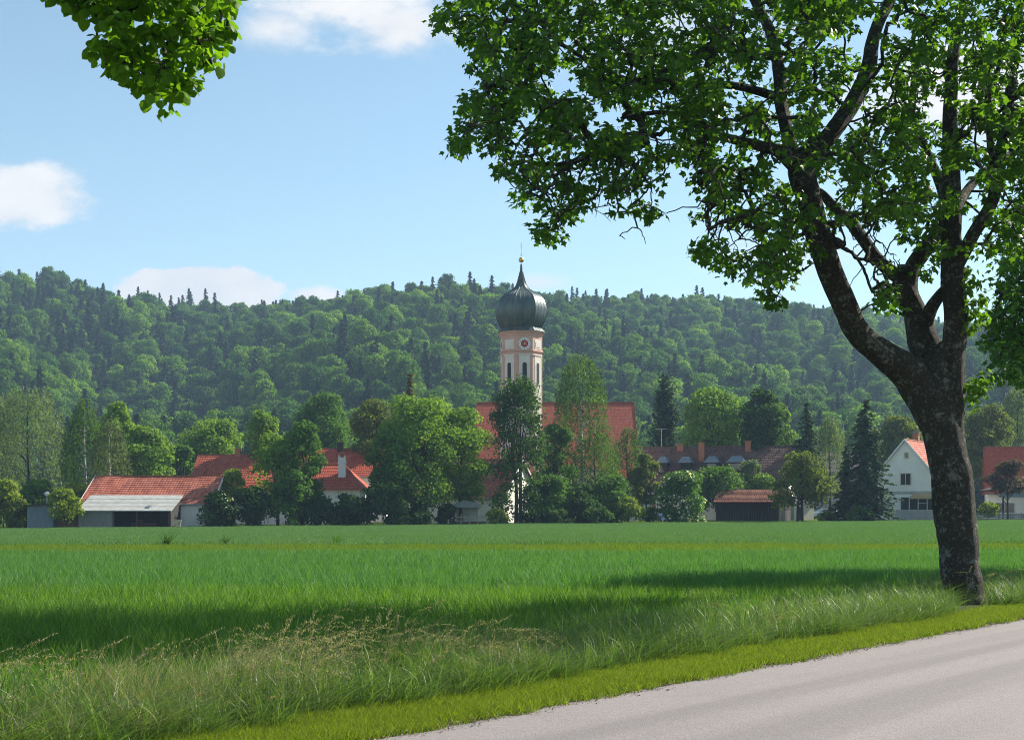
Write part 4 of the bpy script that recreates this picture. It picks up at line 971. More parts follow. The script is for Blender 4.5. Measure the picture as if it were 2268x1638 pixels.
def tree(kind, cx, top, bot, wpx, off, col, label, name=None, dens=1.0, bark='bark_plain', lean=0, stems=1, cat=None, trunk=1.0, leaf=None, extra=None, prof=None, lmax=.35):
    X0 = PX(cx, 160); Yt_ = edgeY(np.float64(X0)) + off; Xt = PX(cx, Yt_); Yt_ = float(edgeY(np.float64(Xt)) + off); Xt = float(PX(cx, Yt_)); g0 = gz_(Xt, Yt_)
    h = PZ(top, Yt_) - g0; z0 = max(.15, PZ(bot, Yt_) - g0); w_ = wpx * Yt_ / F
    r = np.random.default_rng(int(cx * 7 + top)); lf = (leaf or .34) * 1.12
    root = empty(name or {'broad': 'broadleaf_tree', 'bush': 'bush', 'weep': 'weeping_tree', 'con': 'spruce_tree', 'col': 'cypress_tree'}[kind], (Xt, Yt_, g0), label, cat or ('bush' if kind == 'bush' else 'tree'))
    area = w_ * (h - z0); paths = []
    if kind in ('broad', 'bush'):
        nb = int(np.clip(area * .95, 26, 120)); nl = int(np.clip(area * (175 if kind == 'bush' else 130) * dens, 1600, 20000))
        kw = {'prof': prof} if prof else {}
        if kind == 'bush': kw['full'] = 1.3; kw['prof'] = prof or ((0, .85), (.3, 1), (.6, .9), (.85, .6), (1, .25))
        V, Fc, rn, c = broadleaf(h, w_, z0, nb, nl, lf, r=r, **kw)
        for s in range(stems):
            dx_ = (s - (stems - 1) / 2) * .55
            tr = .035 * h * .55 * trunk if kind == 'broad' else .05
            zt = h * .72; pth = catmull([(dx_, 0, -.3), (dx_ * .9 + lean * .3, 0, zt * .35), (dx_ * 1.4 + lean * .7 + r.normal() * .2, r.normal() * .2, zt * .7), (lean + dx_, 0, zt)], 3)
            paths.append((pth, np.linspace(tr, tr * .3, len(pth))))
            for cc in c[r.permutation(len(c))[:14 if kind == 'broad' else 6]]:
                st_ = pth[r.integers(len(pth) // 3, len(pth) - 1)]
                if cc[2] < st_[2]: continue
                mid_ = (st_ + cc) / 2 + np.array((0, 0, -.08 * np.linalg.norm(cc - st_)))
                paths.append((catmull([st_, mid_, cc], 3), np.linspace(tr * .38, .02, 7)))
    elif kind == 'weep':
        V, Fc, rn = weeping(h, w_, z0, int(np.clip(area * 4.2 * dens, 120, 900)), lf * .9, r=r, lmax=lmax, **({'prof': prof} if prof else {}))
        tr = .014 * h * trunk; pth = catmull([(0, 0, -.3), (.1, 0, h * .35), (-.1 + lean, .1, h * .65), (lean, 0, h * .92)], 3); paths.append((pth, np.linspace(tr, .03, len(pth))))
        for i in range(10):
            st_ = pth[r.integers(3, len(pth) - 1)]; a = r.random() * 6.28; L = w_ * .4 * (1.1 - st_[2] / h)
            paths.append((catmull([st_, st_ + np.array((math.cos(a) * L * .5, math.sin(a) * L * .5, L * .45)), st_ + np.array((math.cos(a) * L, math.sin(a) * L, L * .5))], 3), np.linspace(tr * .4, .02, 7)))
    else:
        V, Fc, rn = conifer(h, w_, z0, lf * 1.05, r=r, dens=dens, power=.85 if kind == 'con' else .45, droop=.35 if kind == 'con' else -.9)
        tr = .013 * h * trunk; paths.append((np.array([(0, 0, -.3), (0, 0, h * .5), (0, 0, h * .98)]), np.array((tr, tr * .6, .02))))
    A = Acc(); A.add(V, Fc, rn); link('crown', A.mesh('crown'), M['leaf_' + col], root)
    link('trunk', trunk_mesh('trunk', paths), M[bark], root)
    if extra: extra(root, V, r, lf)
    return root

def blossoms(root, V, r, lf):
    C = V.reshape(-1, 4, 3).mean(1); sel = C[(r.random(len(C)) < .10) & (np.sin(C[:, 0] * 2.1 + 1) + np.sin(C[:, 2] * 2.7) + np.sin(C[:, 1] * 1.7) > -.3)]; out = nrm(sel - np.array((0, 0, 1.5))) * .12
    v_, f_ = rhomb(sel + out, np.array((.4, -.6, .6)) + r.normal(size=(len(sel), 3)) * .5, 0.3 + .2 * r.random(len(sel)), 1.2, r=r)
    A = Acc(); A.add(v_, f_, r.random(len(f_))); link('blossoms', A.mesh('blossoms'), M['leaf_white'], root)

T = tree
up = ((0, .55), (.3, .95), (.6, 1), (.85, .7), (1, .3))
tallp = ((0, .7), (.3, 1), (.6, .85), (.85, .55), (1, .2))
T('weep', 62, 858, 1125, 185, 22, 'willow', 'big pale grey green willow at the left edge, tallest of the left hand trees', dens=3.0, leaf=.34, lmax=.22, prof=((0, .9), (.35, 1), (.65, .95), (.85, .75), (1, .4)))
T('weep', -35, 868, 1130, 170, 28, 'willow', 'pale willow cut by the left picture edge', dens=2.8, leaf=.34, lmax=.22, prof=((0, .9), (.35, 1), (.65, .95), (.85, .75), (1, .4)))
T('weep', 188, 886, 1100, 100, 17, 'birch', 'dull green birch with white stem between the pale willow and the bright green tree', bark='bark_birch', dens=1.7, leaf=.34, name='birch_tree')
T('weep', 243, 925, 1095, 85, 14, 'grey', 'smaller grey green birch with white stem standing over the left end of the long barn', bark='bark_birch', dens=1.6, leaf=.32, name='birch_tree')
T('broad', 258, 888, 1080, 100, 45, 'light', 'bright green tree whose top shows between the two white stemmed birches', dens=1.1)
T('broad', 325, 945, 1075, 130, 38, 'light', 'rounded bright green tree over the ridge of the long barn', dens=1.1, prof=up)
T('bush', 8, 1062, 1168, 80, 6, 'yellow', 'yellow green bush at the left edge beside the blue grey shed')
T('bush', 42, 1105, 1168, 50, 4, 'olive', 'small olive bush touching the left wall of the blue grey shed')
T('bush', 142, 1084, 1150, 74, -.6, 'yellow', 'yellow green bush growing over the low brown shed', leaf=.28)
T('bush', 178, 1073, 1120, 80, 14, 'yellow', 'low yellow green shrub behind the left end of the long barn')
T('bush', 80, 1060, 1160, 90, 16, 'mid', 'green shrub under the pale willow by the globe lamp')
T('broad', 470, 925, 1060, 150, 62, 'light', 'light green tree rising behind the orange farmhouse roof', prof=up)
T('broad', 400, 985, 1060, 70, 50, 'mid', 'small green tree between the bright green tree and the orange farmhouse roof')
T('bush', 517, 1037, 1105, 56, 8, 'yellow', 'yellow green bush in front of the orange farmhouse roof at the barn end', leaf=.28)
T('broad', 583, 903, 1090, 92, 38, 'light', 'slender light green tree with pointed top behind the two tiered green tree', prof=tallp)
T('broad', 615, 955, 1120, 130, 7, 'light', 'loose light green tree letting the red roof show through its left side', dens=.62, leaf=.30)
T('broad', 668, 930, 1130, 118, 5, 'mid', 'leafy green tree in two tiers left of the hipped roof', dens=1.1, leaf=.30)
T('bush', 640, 1040, 1163, 90, 2, 'mid', 'sunlit lower bush under the two tiered green tree', leaf=.30)
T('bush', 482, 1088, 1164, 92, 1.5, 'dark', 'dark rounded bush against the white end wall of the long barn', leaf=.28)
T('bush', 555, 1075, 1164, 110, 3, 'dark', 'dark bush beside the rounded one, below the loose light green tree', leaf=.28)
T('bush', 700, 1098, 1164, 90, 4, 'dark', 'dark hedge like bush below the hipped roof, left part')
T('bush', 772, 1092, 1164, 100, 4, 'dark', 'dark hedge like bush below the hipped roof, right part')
T('broad', 718, 868, 1020, 142, 75, 'mid', 'large round headed green tree behind the far red roof')
T('broad', 826, 883, 1040, 118, 48, 'olive', 'olive green tree between the round headed tree and the great maple')
T('con', 908, 826, 1000, 44, 55, 'brown', 'narrow brownish conifer tip rising behind the great maple', dens=1.2)
T('broad', 925, 866, 1110, 190, 9, 'light', 'great spreading tree with sunlit crown and dark trunk, left of the church', dens=1.25, trunk=1.15, leaf=.30, prof=((0, .5), (.2, .95), (.45, 1), (.75, .9), (1, .35)), lean=.8)
T('broad', 1020, 900, 1100, 152, 12, 'light', 'bright tree pressed against the right side of the great spreading tree', dens=.95, leaf=.30)
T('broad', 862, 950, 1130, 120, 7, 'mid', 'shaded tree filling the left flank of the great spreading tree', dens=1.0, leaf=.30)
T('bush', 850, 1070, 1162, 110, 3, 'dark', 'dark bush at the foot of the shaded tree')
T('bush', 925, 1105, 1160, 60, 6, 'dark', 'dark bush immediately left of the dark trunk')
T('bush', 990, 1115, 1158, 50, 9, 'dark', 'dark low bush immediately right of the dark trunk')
T('broad', 1148, 824, 1135, 150, 4, 'dark', 'slim dark sparse tree standing in front of the church tower', dens=.62, leaf=.26, trunk=.75, stems=2, prof=((0, .7), (.2, .95), (.5, 1), (.75, .8), (.9, .62), (1, .35)))
T('weep', 1288, 782, 1140, 165, 16, 'birch', 'tall pale birch with hanging twigs in front of the church roof', bark='bark_birch', dens=1.5, leaf=.32, name='birch_tree', prof=((0, .9), (.25, 1), (.5, .95), (.62, .7), (.8, .68), (.92, .5), (1, .3)), lmax=.2)
T('broad', 1232, 935, 1140, 108, 12, 'mid', 'lower green tree between the slim dark tree and the tall birch', dens=.9, leaf=.28)
T('weep', 1318, 955, 1150, 135, 14, 'mid', 'feathery green tree filling the space below and right of the tall birch', dens=1.5, leaf=.30, lmax=.22, prof=((0, .9), (.35, 1), (.65, .9), (.88, .6), (1, .3)))
T('weep', 1390, 945, 1110, 80, 22, 'birch', 'greenish willow at the right end of the church roof', dens=1.6, leaf=.32)
T('broad', 1432, 1005, 1110, 80, 17, 'olive', 'olive green tree between the greenish willow and the brown roofed house', prof=up)
T('bush', 1215, 1050, 1158, 100, 5, 'mid', 'green bush below the lower green tree beside the birch', leaf=.3)
T('bush', 1290, 1070, 1158, 90, 4, 'dark', 'dark green bush below the tall birch', leaf=.3)
T('bush', 1355, 1052, 1155, 105, 5, 'mid', 'broad green bush below the cottage roof', leaf=.3)
T('bush', 1392, 1100, 1152, 62, 2, 'yellow', 'small sunlit yellow green bush left of the notice board', leaf=.26)
T('bush', 1102, 1126, 1160, 52, 2, 'yellow', 'tuft of yellowish garden plants in front of the sunny white wall', leaf=.24)
T('bush', 1510, 1040, 1155, 112, 4, 'mid', 'large shrub covered in white blossom left of the field shed', leaf=.28, extra=blossoms, name='flowering_shrub')
T('bush', 1590, 1030, 1125, 130, 23, 'mid', 'wide green bush in front of the dormers, right of the blossoming shrub', leaf=.3)
T('bush', 1680, 1050, 1118, 100, 24.5, 'light', 'light green bush behind the ridge of the field shed', leaf=.3)
T('broad', 1662, 1012, 1090, 62, 25.5, 'willow', 'small silvery apple tree in front of the right hand dormer', leaf=.26)
T('broad', 1772, 1000, 1115, 148, 1.0, 'olive', 'spreading apple tree with two slim stems right of the field shed', leaf=.30, stems=2, dens=.9, trunk=1.2, prof=((0, .8), (.3, 1), (.6, .9), (.85, .65), (1, .3)), name='apple_tree')
T('col', 1474, 832, 1040, 74, 54, 'spruce', 'tall narrow dark columnar conifer left of the brown roofed house', dens=1.5)
T('broad', 1580, 857, 1010, 150, 42, 'light', 'sunlit maple behind the brown roof, right of the columnar conifer', dens=1.1)
T('broad', 1690, 858, 1020, 112, 36, 'dark', 'dark dense tree behind the right end of the brown roof', dens=1.4, prof=up)
T('broad', 1725, 890, 1010, 70, 44, 'light', 'bright tree peeping from behind the dark dense tree')
T('con', 1787, 888, 1040, 84, 30, 'spruce', 'medium dark spruce between the brown roof and the big spruce', dens=1.3)
T('weep', 1838, 922, 1060, 78, 42, 'willow', 'pale feathery tree left behind the big spruce', dens=1.8, leaf=.34)
T('con', 1918, 882, 1150, 172, 4, 'spruce', 'big dark spruce left of the white gabled house, widest conifer of the village', dens=1.5, trunk=1.5, leaf=.36)
T('con', 1873, 985, 1150, 80, 7, 'spruce', 'smaller spruce leaning on the left side of the big one', dens=1.2, trunk=2.0)
T('broad', 1992, 920, 1060, 120, 52, 'olive', 'hazy olive tree behind the white gabled house')
T('broad', 2185, 892, 1060, 130, 40, 'olive', 'olive green tree behind the right hand farmhouse, next to the big trunk', dens=1.1)
T('weep', 2255, 858, 1060, 130, 48, 'willow', 'pale tall tree behind the right hand farmhouse at the picture edge', dens=1.8, leaf=.36)
T('broad', 2232, 1018, 1095, 92, 1.0, 'purple', 'purplish small tree in front of the bright red ribbed roof', leaf=.28)
T('bush', 2190, 1112, 1140, 50, 6, 'yellow', 'yellow green bush under the farmhouse window at the right', leaf=.24)
T('bush', 1832, 1133, 1152, 48, 6, 'yellow', 'low yellow green bush in front of the silver car', leaf=.22)
T('bush', 1905, 1120, 1152, 60, 1, 'mid', 'low leafy plants under the big spruce', leaf=.24)
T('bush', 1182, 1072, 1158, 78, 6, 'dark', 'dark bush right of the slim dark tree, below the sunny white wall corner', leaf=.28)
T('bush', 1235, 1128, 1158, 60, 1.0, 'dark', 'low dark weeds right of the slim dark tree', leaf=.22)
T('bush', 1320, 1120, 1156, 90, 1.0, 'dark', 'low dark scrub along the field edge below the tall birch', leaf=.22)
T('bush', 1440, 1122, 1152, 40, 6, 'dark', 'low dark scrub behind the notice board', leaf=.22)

# tall weeds at the field strip
for px, py, hh, lb in ((368, 1182, 1.0, 'tall dark weed at the strip edge below the lean-to pallet'), (496, 1186, .75, 'shorter dark weed right of the tall one at the strip edge'), (742, 1180, .8, 'loose pale weed at the strip edge below the hipped house')):
    Yw = 67.5; xw = PX(px, Yw); wd = empty('weed_plant', (xw, Yw, gz_(xw, Yw)), lb, 'weed')
    V, Fc, rn, _ = blades(60, .12, .4 * hh, hh * 1.0, .03, .35, .6, wind=(.2, 0), disc=True, seg=4)
    link('leaves', fmesh('leaves', V, Fc, rn), M['leaf_dark' if px < 700 else 'leaf_mid'], wd)

# ------------------------------------------------------------------ forest on the hill
hb = []
for i in range(6):
    r = np.random.default_rng(40 + i)
    h = 16.5; w_ = [11, 12.5, 10, 13.5, 11.5, 9.5][i]
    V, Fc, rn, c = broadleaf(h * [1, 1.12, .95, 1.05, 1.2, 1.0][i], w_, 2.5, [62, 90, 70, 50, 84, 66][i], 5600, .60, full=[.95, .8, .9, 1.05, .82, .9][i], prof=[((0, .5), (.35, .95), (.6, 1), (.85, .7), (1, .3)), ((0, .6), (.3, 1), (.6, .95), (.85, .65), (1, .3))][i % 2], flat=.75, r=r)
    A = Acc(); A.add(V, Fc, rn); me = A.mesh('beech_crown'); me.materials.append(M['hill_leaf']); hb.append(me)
hs_ = []
for i in range(4):
    r = np.random.default_rng(60 + i); h = [19, 17, 21, 15][i]
    V, Fc, rn = conifer(h, [7.0, 6.0, 7.6, 5.6][i], 1.5, .9, r=r, dens=1.2, levels=22); A = Acc(); A.add(V, Fc, rn)
    V, Q = tube(np.array([(0, 0, -1), (0, 0, h)]), np.array((.25, .03)), 6); A.add(V, Q)
    me = A.mesh('spruce'); me.materials.append(M['hill_spruce']); hs_.append(me)
r = np.random.default_rng(99)
pts = []
for yy_ in np.arange(345, 1120, 7.4):
    xx = np.arange(-.62 * yy_, .56 * yy_, 7.6); pts.append(np.stack([xx, np.full(len(xx), yy_)], 1))
pts = np.concatenate(pts); pts += (r.random(pts.shape) - .5) * 6.4
u_ = pts[:, 0] / pts[:, 1]; tpos = (pts[:, 1] - 340) / (ridgeY(u_) - 340); ok = tpos < 1.06
pts, tpos, u_ = pts[ok], tpos[ok], u_[ok]
Z = hill(pts[:, 0], pts[:, 1]) - .4
con = r.random(len(pts)) < (.24 + .30 * np.exp(-((tpos - .62) / .2) ** 2) * (np.sin(u_ * 19 + 1) > .2) + .12 * (u_ > .22))
sc = .70 + .60 * r.random(len(pts)) ** 1.3; sc[con] *= 1.0; sc *= 1 - .26 * sstep(.78, .98, tpos)
px_ = CX + F * u_; pyt = HZ - F * (Z + np.where(con, 18, 15) * sc - EYE) / pts[:, 1]
inview = (px_ > -10) & (px_ < 2278) & (pyt < 905)
order = np.argsort(pts[:, 1] + 1e4 * ~(inview & ~con)); single = order[:280]
def side(px):
    return ('above the willows and barns on the left' if px < 560 else 'above the hipped house and the great spreading tree' if px < 1090 else 'above the church roof' if px < 1440 else 'above the brown roofed house' if px < 1830 else 'seen past the big maple trunk')
for i in single:
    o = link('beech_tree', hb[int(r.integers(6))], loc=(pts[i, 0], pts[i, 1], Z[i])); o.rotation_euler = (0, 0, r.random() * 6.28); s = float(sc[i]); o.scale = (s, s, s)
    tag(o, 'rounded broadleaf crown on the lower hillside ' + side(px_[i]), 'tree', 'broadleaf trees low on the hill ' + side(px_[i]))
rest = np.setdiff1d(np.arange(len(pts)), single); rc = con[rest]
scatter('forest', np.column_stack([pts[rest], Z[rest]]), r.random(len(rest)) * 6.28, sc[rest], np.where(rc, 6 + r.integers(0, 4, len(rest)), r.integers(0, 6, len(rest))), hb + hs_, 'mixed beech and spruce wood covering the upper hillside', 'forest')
# pointed spruces along the skyline
def skyside(px): return ('at the far left of the skyline' if px < 330 else 'over the low white cloud' if px < 760 else 'left of the onion dome' if px < 1110 else 'right of the onion dome' if px < 1500 else 'under the big maple limb')
sky_px = [8, 20, 48, 68, 92, 150, 165, 225, 238, 246, 305, 335, 350, 372, 392, 408, 415, 455, 462, 500, 570, 577, 600, 625, 640, 655, 690, 705, 735, 762, 770, 800, 805, 822, 868, 905, 925, 958, 962, 990, 1040, 1100, 1108, 1120, 1222, 1230, 1262, 1302, 1430, 1436, 1462, 1520, 1560, 1600, 1640, 1700, 1722, 1730, 1780, 1812, 1870, 1962, 2020]
for px in sky_px + [q + 9 + 14 * r.random() for q in sky_px[::2]]:
    px = px + r.normal() * 4; u0 = (px - CX) / F; Yq = float(ridgeY(np.float64(u0))) - 4 + 10 * r.random(); Xq = u0 * Yq
    o = link('spruce_tree', hs_[int(r.integers(4))], loc=(Xq, Yq, float(hill(np.float64(Xq), np.float64(Yq))) - .5)); s = .92 + .36 * r.random(); o.scale = (s * .9, s * .9, s); o.rotation_euler = (0, 0, r.random() * 6.28)
    tag(o, 'pointed dark spruce breaking the ridge line ' + skyside(px), 'spruce', 'skyline spruces ' + skyside(px))


# ------------------------------------------------------------------ the big maple
MAPLE = np.array([(0, 0), (.27, -.04), (.34, .19), (.58, .47), (.26, .54), (0, 1.0), (-.26, .54), (-.58, .47), (-.34, .19), (-.27, -.04)])
LINDEN = np.array([(0, .03), (.24, -.06), (.47, .12), (.50, .42), (.32, .74), (.0, 1.0), (-.32, .74), (-.50, .42), (-.47, .12), (-.24, -.06)])
def leaves(C, Nn, D_, size, shape, r):
    """lobed leaves: fan of triangles round a raised middle; base at C, growing along D_"""
    n_ = len(C); Nn = nrm(Nn); a = nrm(D_ - Nn * np.sum(D_ * Nn, 1, keepdims=True)); b = np.cross(a, Nn)
    o = np.vstack([[(0, .38)], shape]); m = len(o)
    zz = -.22 * np.abs(o[:, 0]) ** 1.1 - .16 * o[:, 1] ** 2; zz[0] += .05
    s = size[:, None, None]; curl = (.4 + 1.3 * r.random(n_))[:, None, None]
    V = C[:, None] + s * (o[None, :, :1] * b[:, None] + o[None, :, 1:] * a[:, None] + zz[None, :, None] * curl * Nn[:, None])
    k = np.arange(1, m); tri = np.stack([np.zeros(m - 1, int), k, np.roll(k, -1)], 1)
    Fc = (np.arange(n_)[:, None, None] * m + tri[None]).reshape(-1, 3)
    return V.reshape(-1, 3), Fc, np.repeat(r.random(n_), m - 1)

def grow(skel, targets, r, seg=4, sag=.06, r0=.0045, wig=.05):
    """twigs from the nearest wood to every target; returns tubes (path, radii)"""
    pos = [np.asarray(skel)]; par = [np.full(len(skel), -1)]; ns = len(skel); cnt = ns; chains = []
    allp = np.empty((ns + len(targets) * seg, 3)); allp[:ns] = skel; parent = np.full(len(allp), -1)
    d0 = np.array([np.min(np.linalg.norm(skel - t_, axis=1)) for t_ in targets])
    for ti in np.argsort(d0):
        t_ = targets[ti]; dd = np.linalg.norm(allp[:cnt] - t_, axis=1); j = int(np.argmin(dd)); p0 = allp[j]; L = dd[j]
        prev = j; ch = [j]
        for q in range(1, seg + 1):
            f = q / seg; w1 = r.normal(size=3) * wig * L if q < seg else 0
            allp[cnt] = p0 + (t_ - p0) * f + np.array((0, 0, sag * L * math.sin(f * math.pi))) + w1
            parent[cnt] = prev; prev = cnt; ch.append(cnt); cnt += 1
        chains.append(ch)
    load = np.ones(cnt)
    for i in range(cnt - 1, ns - 1, -1):
        if parent[i] >= ns: load[parent[i]] += load[i]
    rad = r0 * load ** .39
    out = []
    for ch in chains:
        rr = rad[ch].copy(); rr[0] = min(rr[1] * 1.15, .09); out.append((allp[ch], rr))
    return out

def inpoly(x, y, poly):
    poly = np.asarray(poly, float); inside = np.zeros(len(x), bool); j = len(poly) - 1
    for i in range(len(poly)):
        xi, yi = poly[i]; xj, yj = poly[j]
        c_ = ((yi > y) != (yj > y)) & (x < (xj - xi) * (y - yi) / (yj - yi + 1e-12) + xi); inside ^= c_; j = i
    return inside

def bigtree(root, limbs, clusters, leafmat_, leafsize, per, spread, seed, shape=MAPLE, young=None, barkm='bark', droop=.5, r0=.0045, sides=26, bare=None):
    """limbs: list of (points, radii) in world space; clusters: world places of leaf tufts"""
    r = np.random.default_rng(seed); o = np.array(root.location); A = Acc(); skel = []
    for pts_, rad_ in limbs:
        q = np.column_stack([np.asarray(pts_, float), np.asarray(rad_, float)]); c_ = catmull(q, 7); pth, rr = c_[:, :3].copy(), c_[:, 3]
        big_ = rr.max() > .06
        pth += r.normal(size=pth.shape) * rr[:, None] * .012
        V, Q = tube(pth - o, rr, sides if big_ else 8)
        if big_:
            aa = np.linspace(0, 2 * np.pi, sides, endpoint=False)[None]; li = np.arange(len(pth))[:, None]; p4 = r.random(6) * 6.28
            wv_ = .045 * np.sin(aa * 2 + li * .23 + p4[0]) + .035 * np.sin(aa * 3 - li * .31 + p4[1]) + .03 * np.sin(aa * 5 + li * .17 + p4[2]) + .03 * np.sin(aa + li * .6 + p4[3]) + .02 * np.sin(aa * 8 + p4[4])
            V = (pth - o)[:, None] + (V - (pth - o)[:, None]) * (1 + wv_[..., None])
        A.add(V, Q); skel.append(pth)
    skel = np.concatenate(skel)
    tw_ = grow(skel, clusters if bare is None else np.vstack([clusters, bare]), r, r0=r0)
    for pth, rr in tw_:
        V, Q = tube(pth - o, rr, 5); A.add(V, Q)
    link('trunk', A.mesh('trunk', True), M[barkm], root)
    C = np.repeat(clusters, per, 0); k = len(C)
    d = nrm(r.normal(size=(k, 3))); d[:, 2] *= .75
    ps = C + d * (spread * (.25 + .75 * r.random(k)))[:, None]
    Nn = d * .55 + np.array((0, 0, .65)) + r.normal(size=(k, 3)) * .45
    D_ = d + np.array((0, 0, -droop)) + r.normal(size=(k, 3)) * .4
    V, Fc, rn = leaves(ps - o, Nn, D_, leafsize * (.6 + .6 * r.random(k)), shape, r)
    cl = np.repeat(r.random(len(clusters)), per); rn = np.clip(.5 * rn + .5 * np.repeat(cl, Fc.shape[0] // k), 0, 1)
    link('crown', fmesh('crown', V, Fc, rn), leafmat_, root)
    for yg_ in young or ():
        C = np.repeat(yg_, 26, 0); k = len(C); d = nrm(r.normal(size=(k, 3)))
        V, Fc, rn = leaves(C + d * .24 * r.random((k, 1)) - o, d + np.array((.4, -.2, .5)), d + np.array((0, 0, -.7)), leafsize * (.6 + .5 * r.random(k)), shape, r)
        link('young_shoot', fmesh('young_shoot', V, Fc, rn), M['maple_young'], root)

def LM(pts_):
    """limb traced as (px, py, depth, radius in view pixels at that depth)"""
    return [P(a, b, y) for a, b, y, _ in pts_], [q * y / F for _, _, y, q in pts_]

TY = 25.2
tb_ = P(2131, 1335, TY); mroot = empty('maple_tree', (tb_[0], TY, 0), 'big old maple with dark forked trunk and lichen at the roadside', 'tree')
limbs = [LM(x) for x in [
    [(2138, 1372, TY, 68), (2136, 1345, TY, 55), (2132, 1310, TY, 46), (2127, 1265, TY, 43.5), (2121, 1197, TY, 42.5), (2114, 1100, TY, 43.5), (2098, 1011, TY, 43), (2080, 923, TY, 48), (2068, 870, TY, 48), (2070, 820, TY, 36), (2100, 765, TY, 20)],
    [(2074, 940, TY, 40), (2040, 862, 25.1, 40), (2000, 815, 24.9, 36), (1950, 782, 24.7, 31), (1899, 733, 24.5, 28), (1862, 655, 24.3, 26.5), (1830, 577, 24.2, 26), (1809, 506, 24.1, 27), (1789, 435, 24.0, 28), (1774, 372, 24, 30), (1800, 335, 24.1, 24), (1832, 308, 24.2, 21), (1875, 248, 24.4, 19), (1908, 192, 24.6, 18), (1925, 140, 24.8, 16), (1932, 93, 25, 15), (1950, 42, 25.2, 13), (1978, -15, 25.5, 11), (2000, -120, 26, 8), (1990, -240, 26.3, 4)],
    [(1776, 380, 24, 20), (1745, 350, 23.8, 17), (1720, 334, 23.6, 14), (1689, 324, 23.4, 12), (1610, 305, 23.0, 9), (1560, 285, 22.7, 8), (1480, 250, 22.4, 6), (1380, 260, 22.2, 4)],
    [(1770, 375, 24, 18), (1745, 300, 24.6, 15), (1730, 230, 25.0, 14.5), (1727, 174, 25.2, 14), (1720, 124, 25.4, 13), (1703, 62, 25.6, 12), (1676, 10, 25.8, 10), (1640, -70, 26, 8), (1620, -170, 26, 5)],
    [(1722, 215, 25.1, 10), (1640, 192, 24.8, 9), (1560, 186, 24.6, 8), (1480, 184, 24.4, 7), (1400, 180, 24.2, 6), (1310, 140, 24, 5), (1236, 98, 23.8, 4), (1150, 110, 23.6, 2.5)],
    [(1690, 40, 25.7, 8), (1560, 0, 25.5, 7), (1420, 10, 25.3, 5.5), (1280, 40, 25, 4), (1120, 50, 24.7, 2.5)],
    [(2080, 900, TY + .1, 40), (2062, 820, TY + .3, 37), (2046, 754, TY + .5, 33), (2026, 690, TY + .7, 26), (2007, 645, TY + .8, 26), (2004, 612, TY + .9, 24), (1980, 605, TY + .9, 16), (1936, 565, TY + 1.1, 14), (1890, 500, TY + 1.3, 13), (1851, 462, TY + 1.5, 11), (1800, 420, TY + 1.8, 8), (1700, 440, TY + 2, 5)],
    [(2004, 640, TY + .8, 22), (2022, 590, TY + .9, 19), (2042, 560, TY + .9, 18), (2082, 512, TY + 1, 16), (2090, 430, TY + 1.3, 12), (2050, 330, TY + 1.6, 9), (2020, 240, TY + 1.8, 7), (2030, 120, TY + 2, 5)],
    [(2040, 740, TY + .5, 20), (2060, 685, TY + .4, 15), (2095, 640, TY + .3, 12)],
    [(2096, 950, TY, 34), (2106, 860, TY, 31), (2111, 790, TY, 27), (2117, 719, TY, 25), (2113, 648, TY, 25), (2110, 577, TY, 25), (2107, 506, TY, 22), (2108, 434, TY, 20), (2105, 310, TY, 17), (2105, 217, TY, 15), (2111, 124, TY, 13.5), (2123, 62, TY, 11), (2133, -10, TY, 9), (2120, -130, TY, 7), (2100, -260, TY, 4)],
    [(2112, 600, TY, 16), (2150, 530, TY - .4, 14), (2200, 440, TY - .8, 13), (2218, 320, TY - 1, 12), (2236, 217, TY - 1.1, 11), (2246, 140, TY - 1.2, 10), (2252, 62, TY - 1.3, 8), (2270, -60, TY - 1.4, 6)],
    [(2200, 430, TY - .8, 9), (2191, 264, TY - .7, 8), (2189, 198, TY - .7, 7), (2212, 150, TY - .6, 5), (2230, 40, TY - .5, 4)],
    [(2106, 480, TY, 14), (2160, 400, TY + 1, 10), (2260, 330, TY + 1.8, 8), (2380, 280, TY + 2.2, 5), (2480, 260, TY + 2.4, 3)],
]]
r = np.random.default_rng(5)
CROWN = [(985, 20), (975, 50), (1020, 70), (1045, 110), (1045, 190), (1030, 250), (1015, 320), (1050, 315), (1090, 345), (1125, 400), (1165, 425), (1185, 470), (1200, 520), (1235, 520), (1262, 480), (1310, 470), (1345, 480), (1380, 455), (1420, 440), (1450, 420), (1462, 380), (1500, 345), (1545, 375), (1540, 430), (1545, 490), (1540, 555), (1600, 600), (1650, 615), (1715, 655), (1735, 610), (1760, 590), (1800, 560), (1860, 520), (1900, 560), (1935, 640), (1950, 690), (1985, 690), (1990, 640), (2060, 590), (2140, 580), (2190, 590), (2268, 560), (2420, 480), (2500, 300), (2480, 60), (2380, -150), (2200, -330), (1950, -400), (1650, -370), (1350, -250), (1130, -110), (1010, -20)]
HOLES = [(1240, 175, 48, 30), (1330, 268, 50, 22), (1610, 245, 26, 20), (1510, 405, 45, 50), (1660, 430, 30, 26), (1960, 300, 42, 28), (1900, 180, 20, 45), (2060, 220, 22, 34), (1975, 530, 40, 30), (2155, 300, 22, 36), (2020, 560, 30, 26), (1800, 180, 30, 18), (1690, 200, 18, 30), (1580, 520, 14, 40), (1640, 520, 30, 45), (1830, 250, 30, 30), (2080, 660, 16, 40), (1880, 620, 46, 60), (2000, 60, 24, 40), (1460, 300, 24, 18), (1160, 330, 25, 20)]
K = 4000; cx_ = 960 + 1560 * r.random(K); cyy = -410 + 1110 * r.random(K); ok = inpoly(cx_, cyy, CROWN)
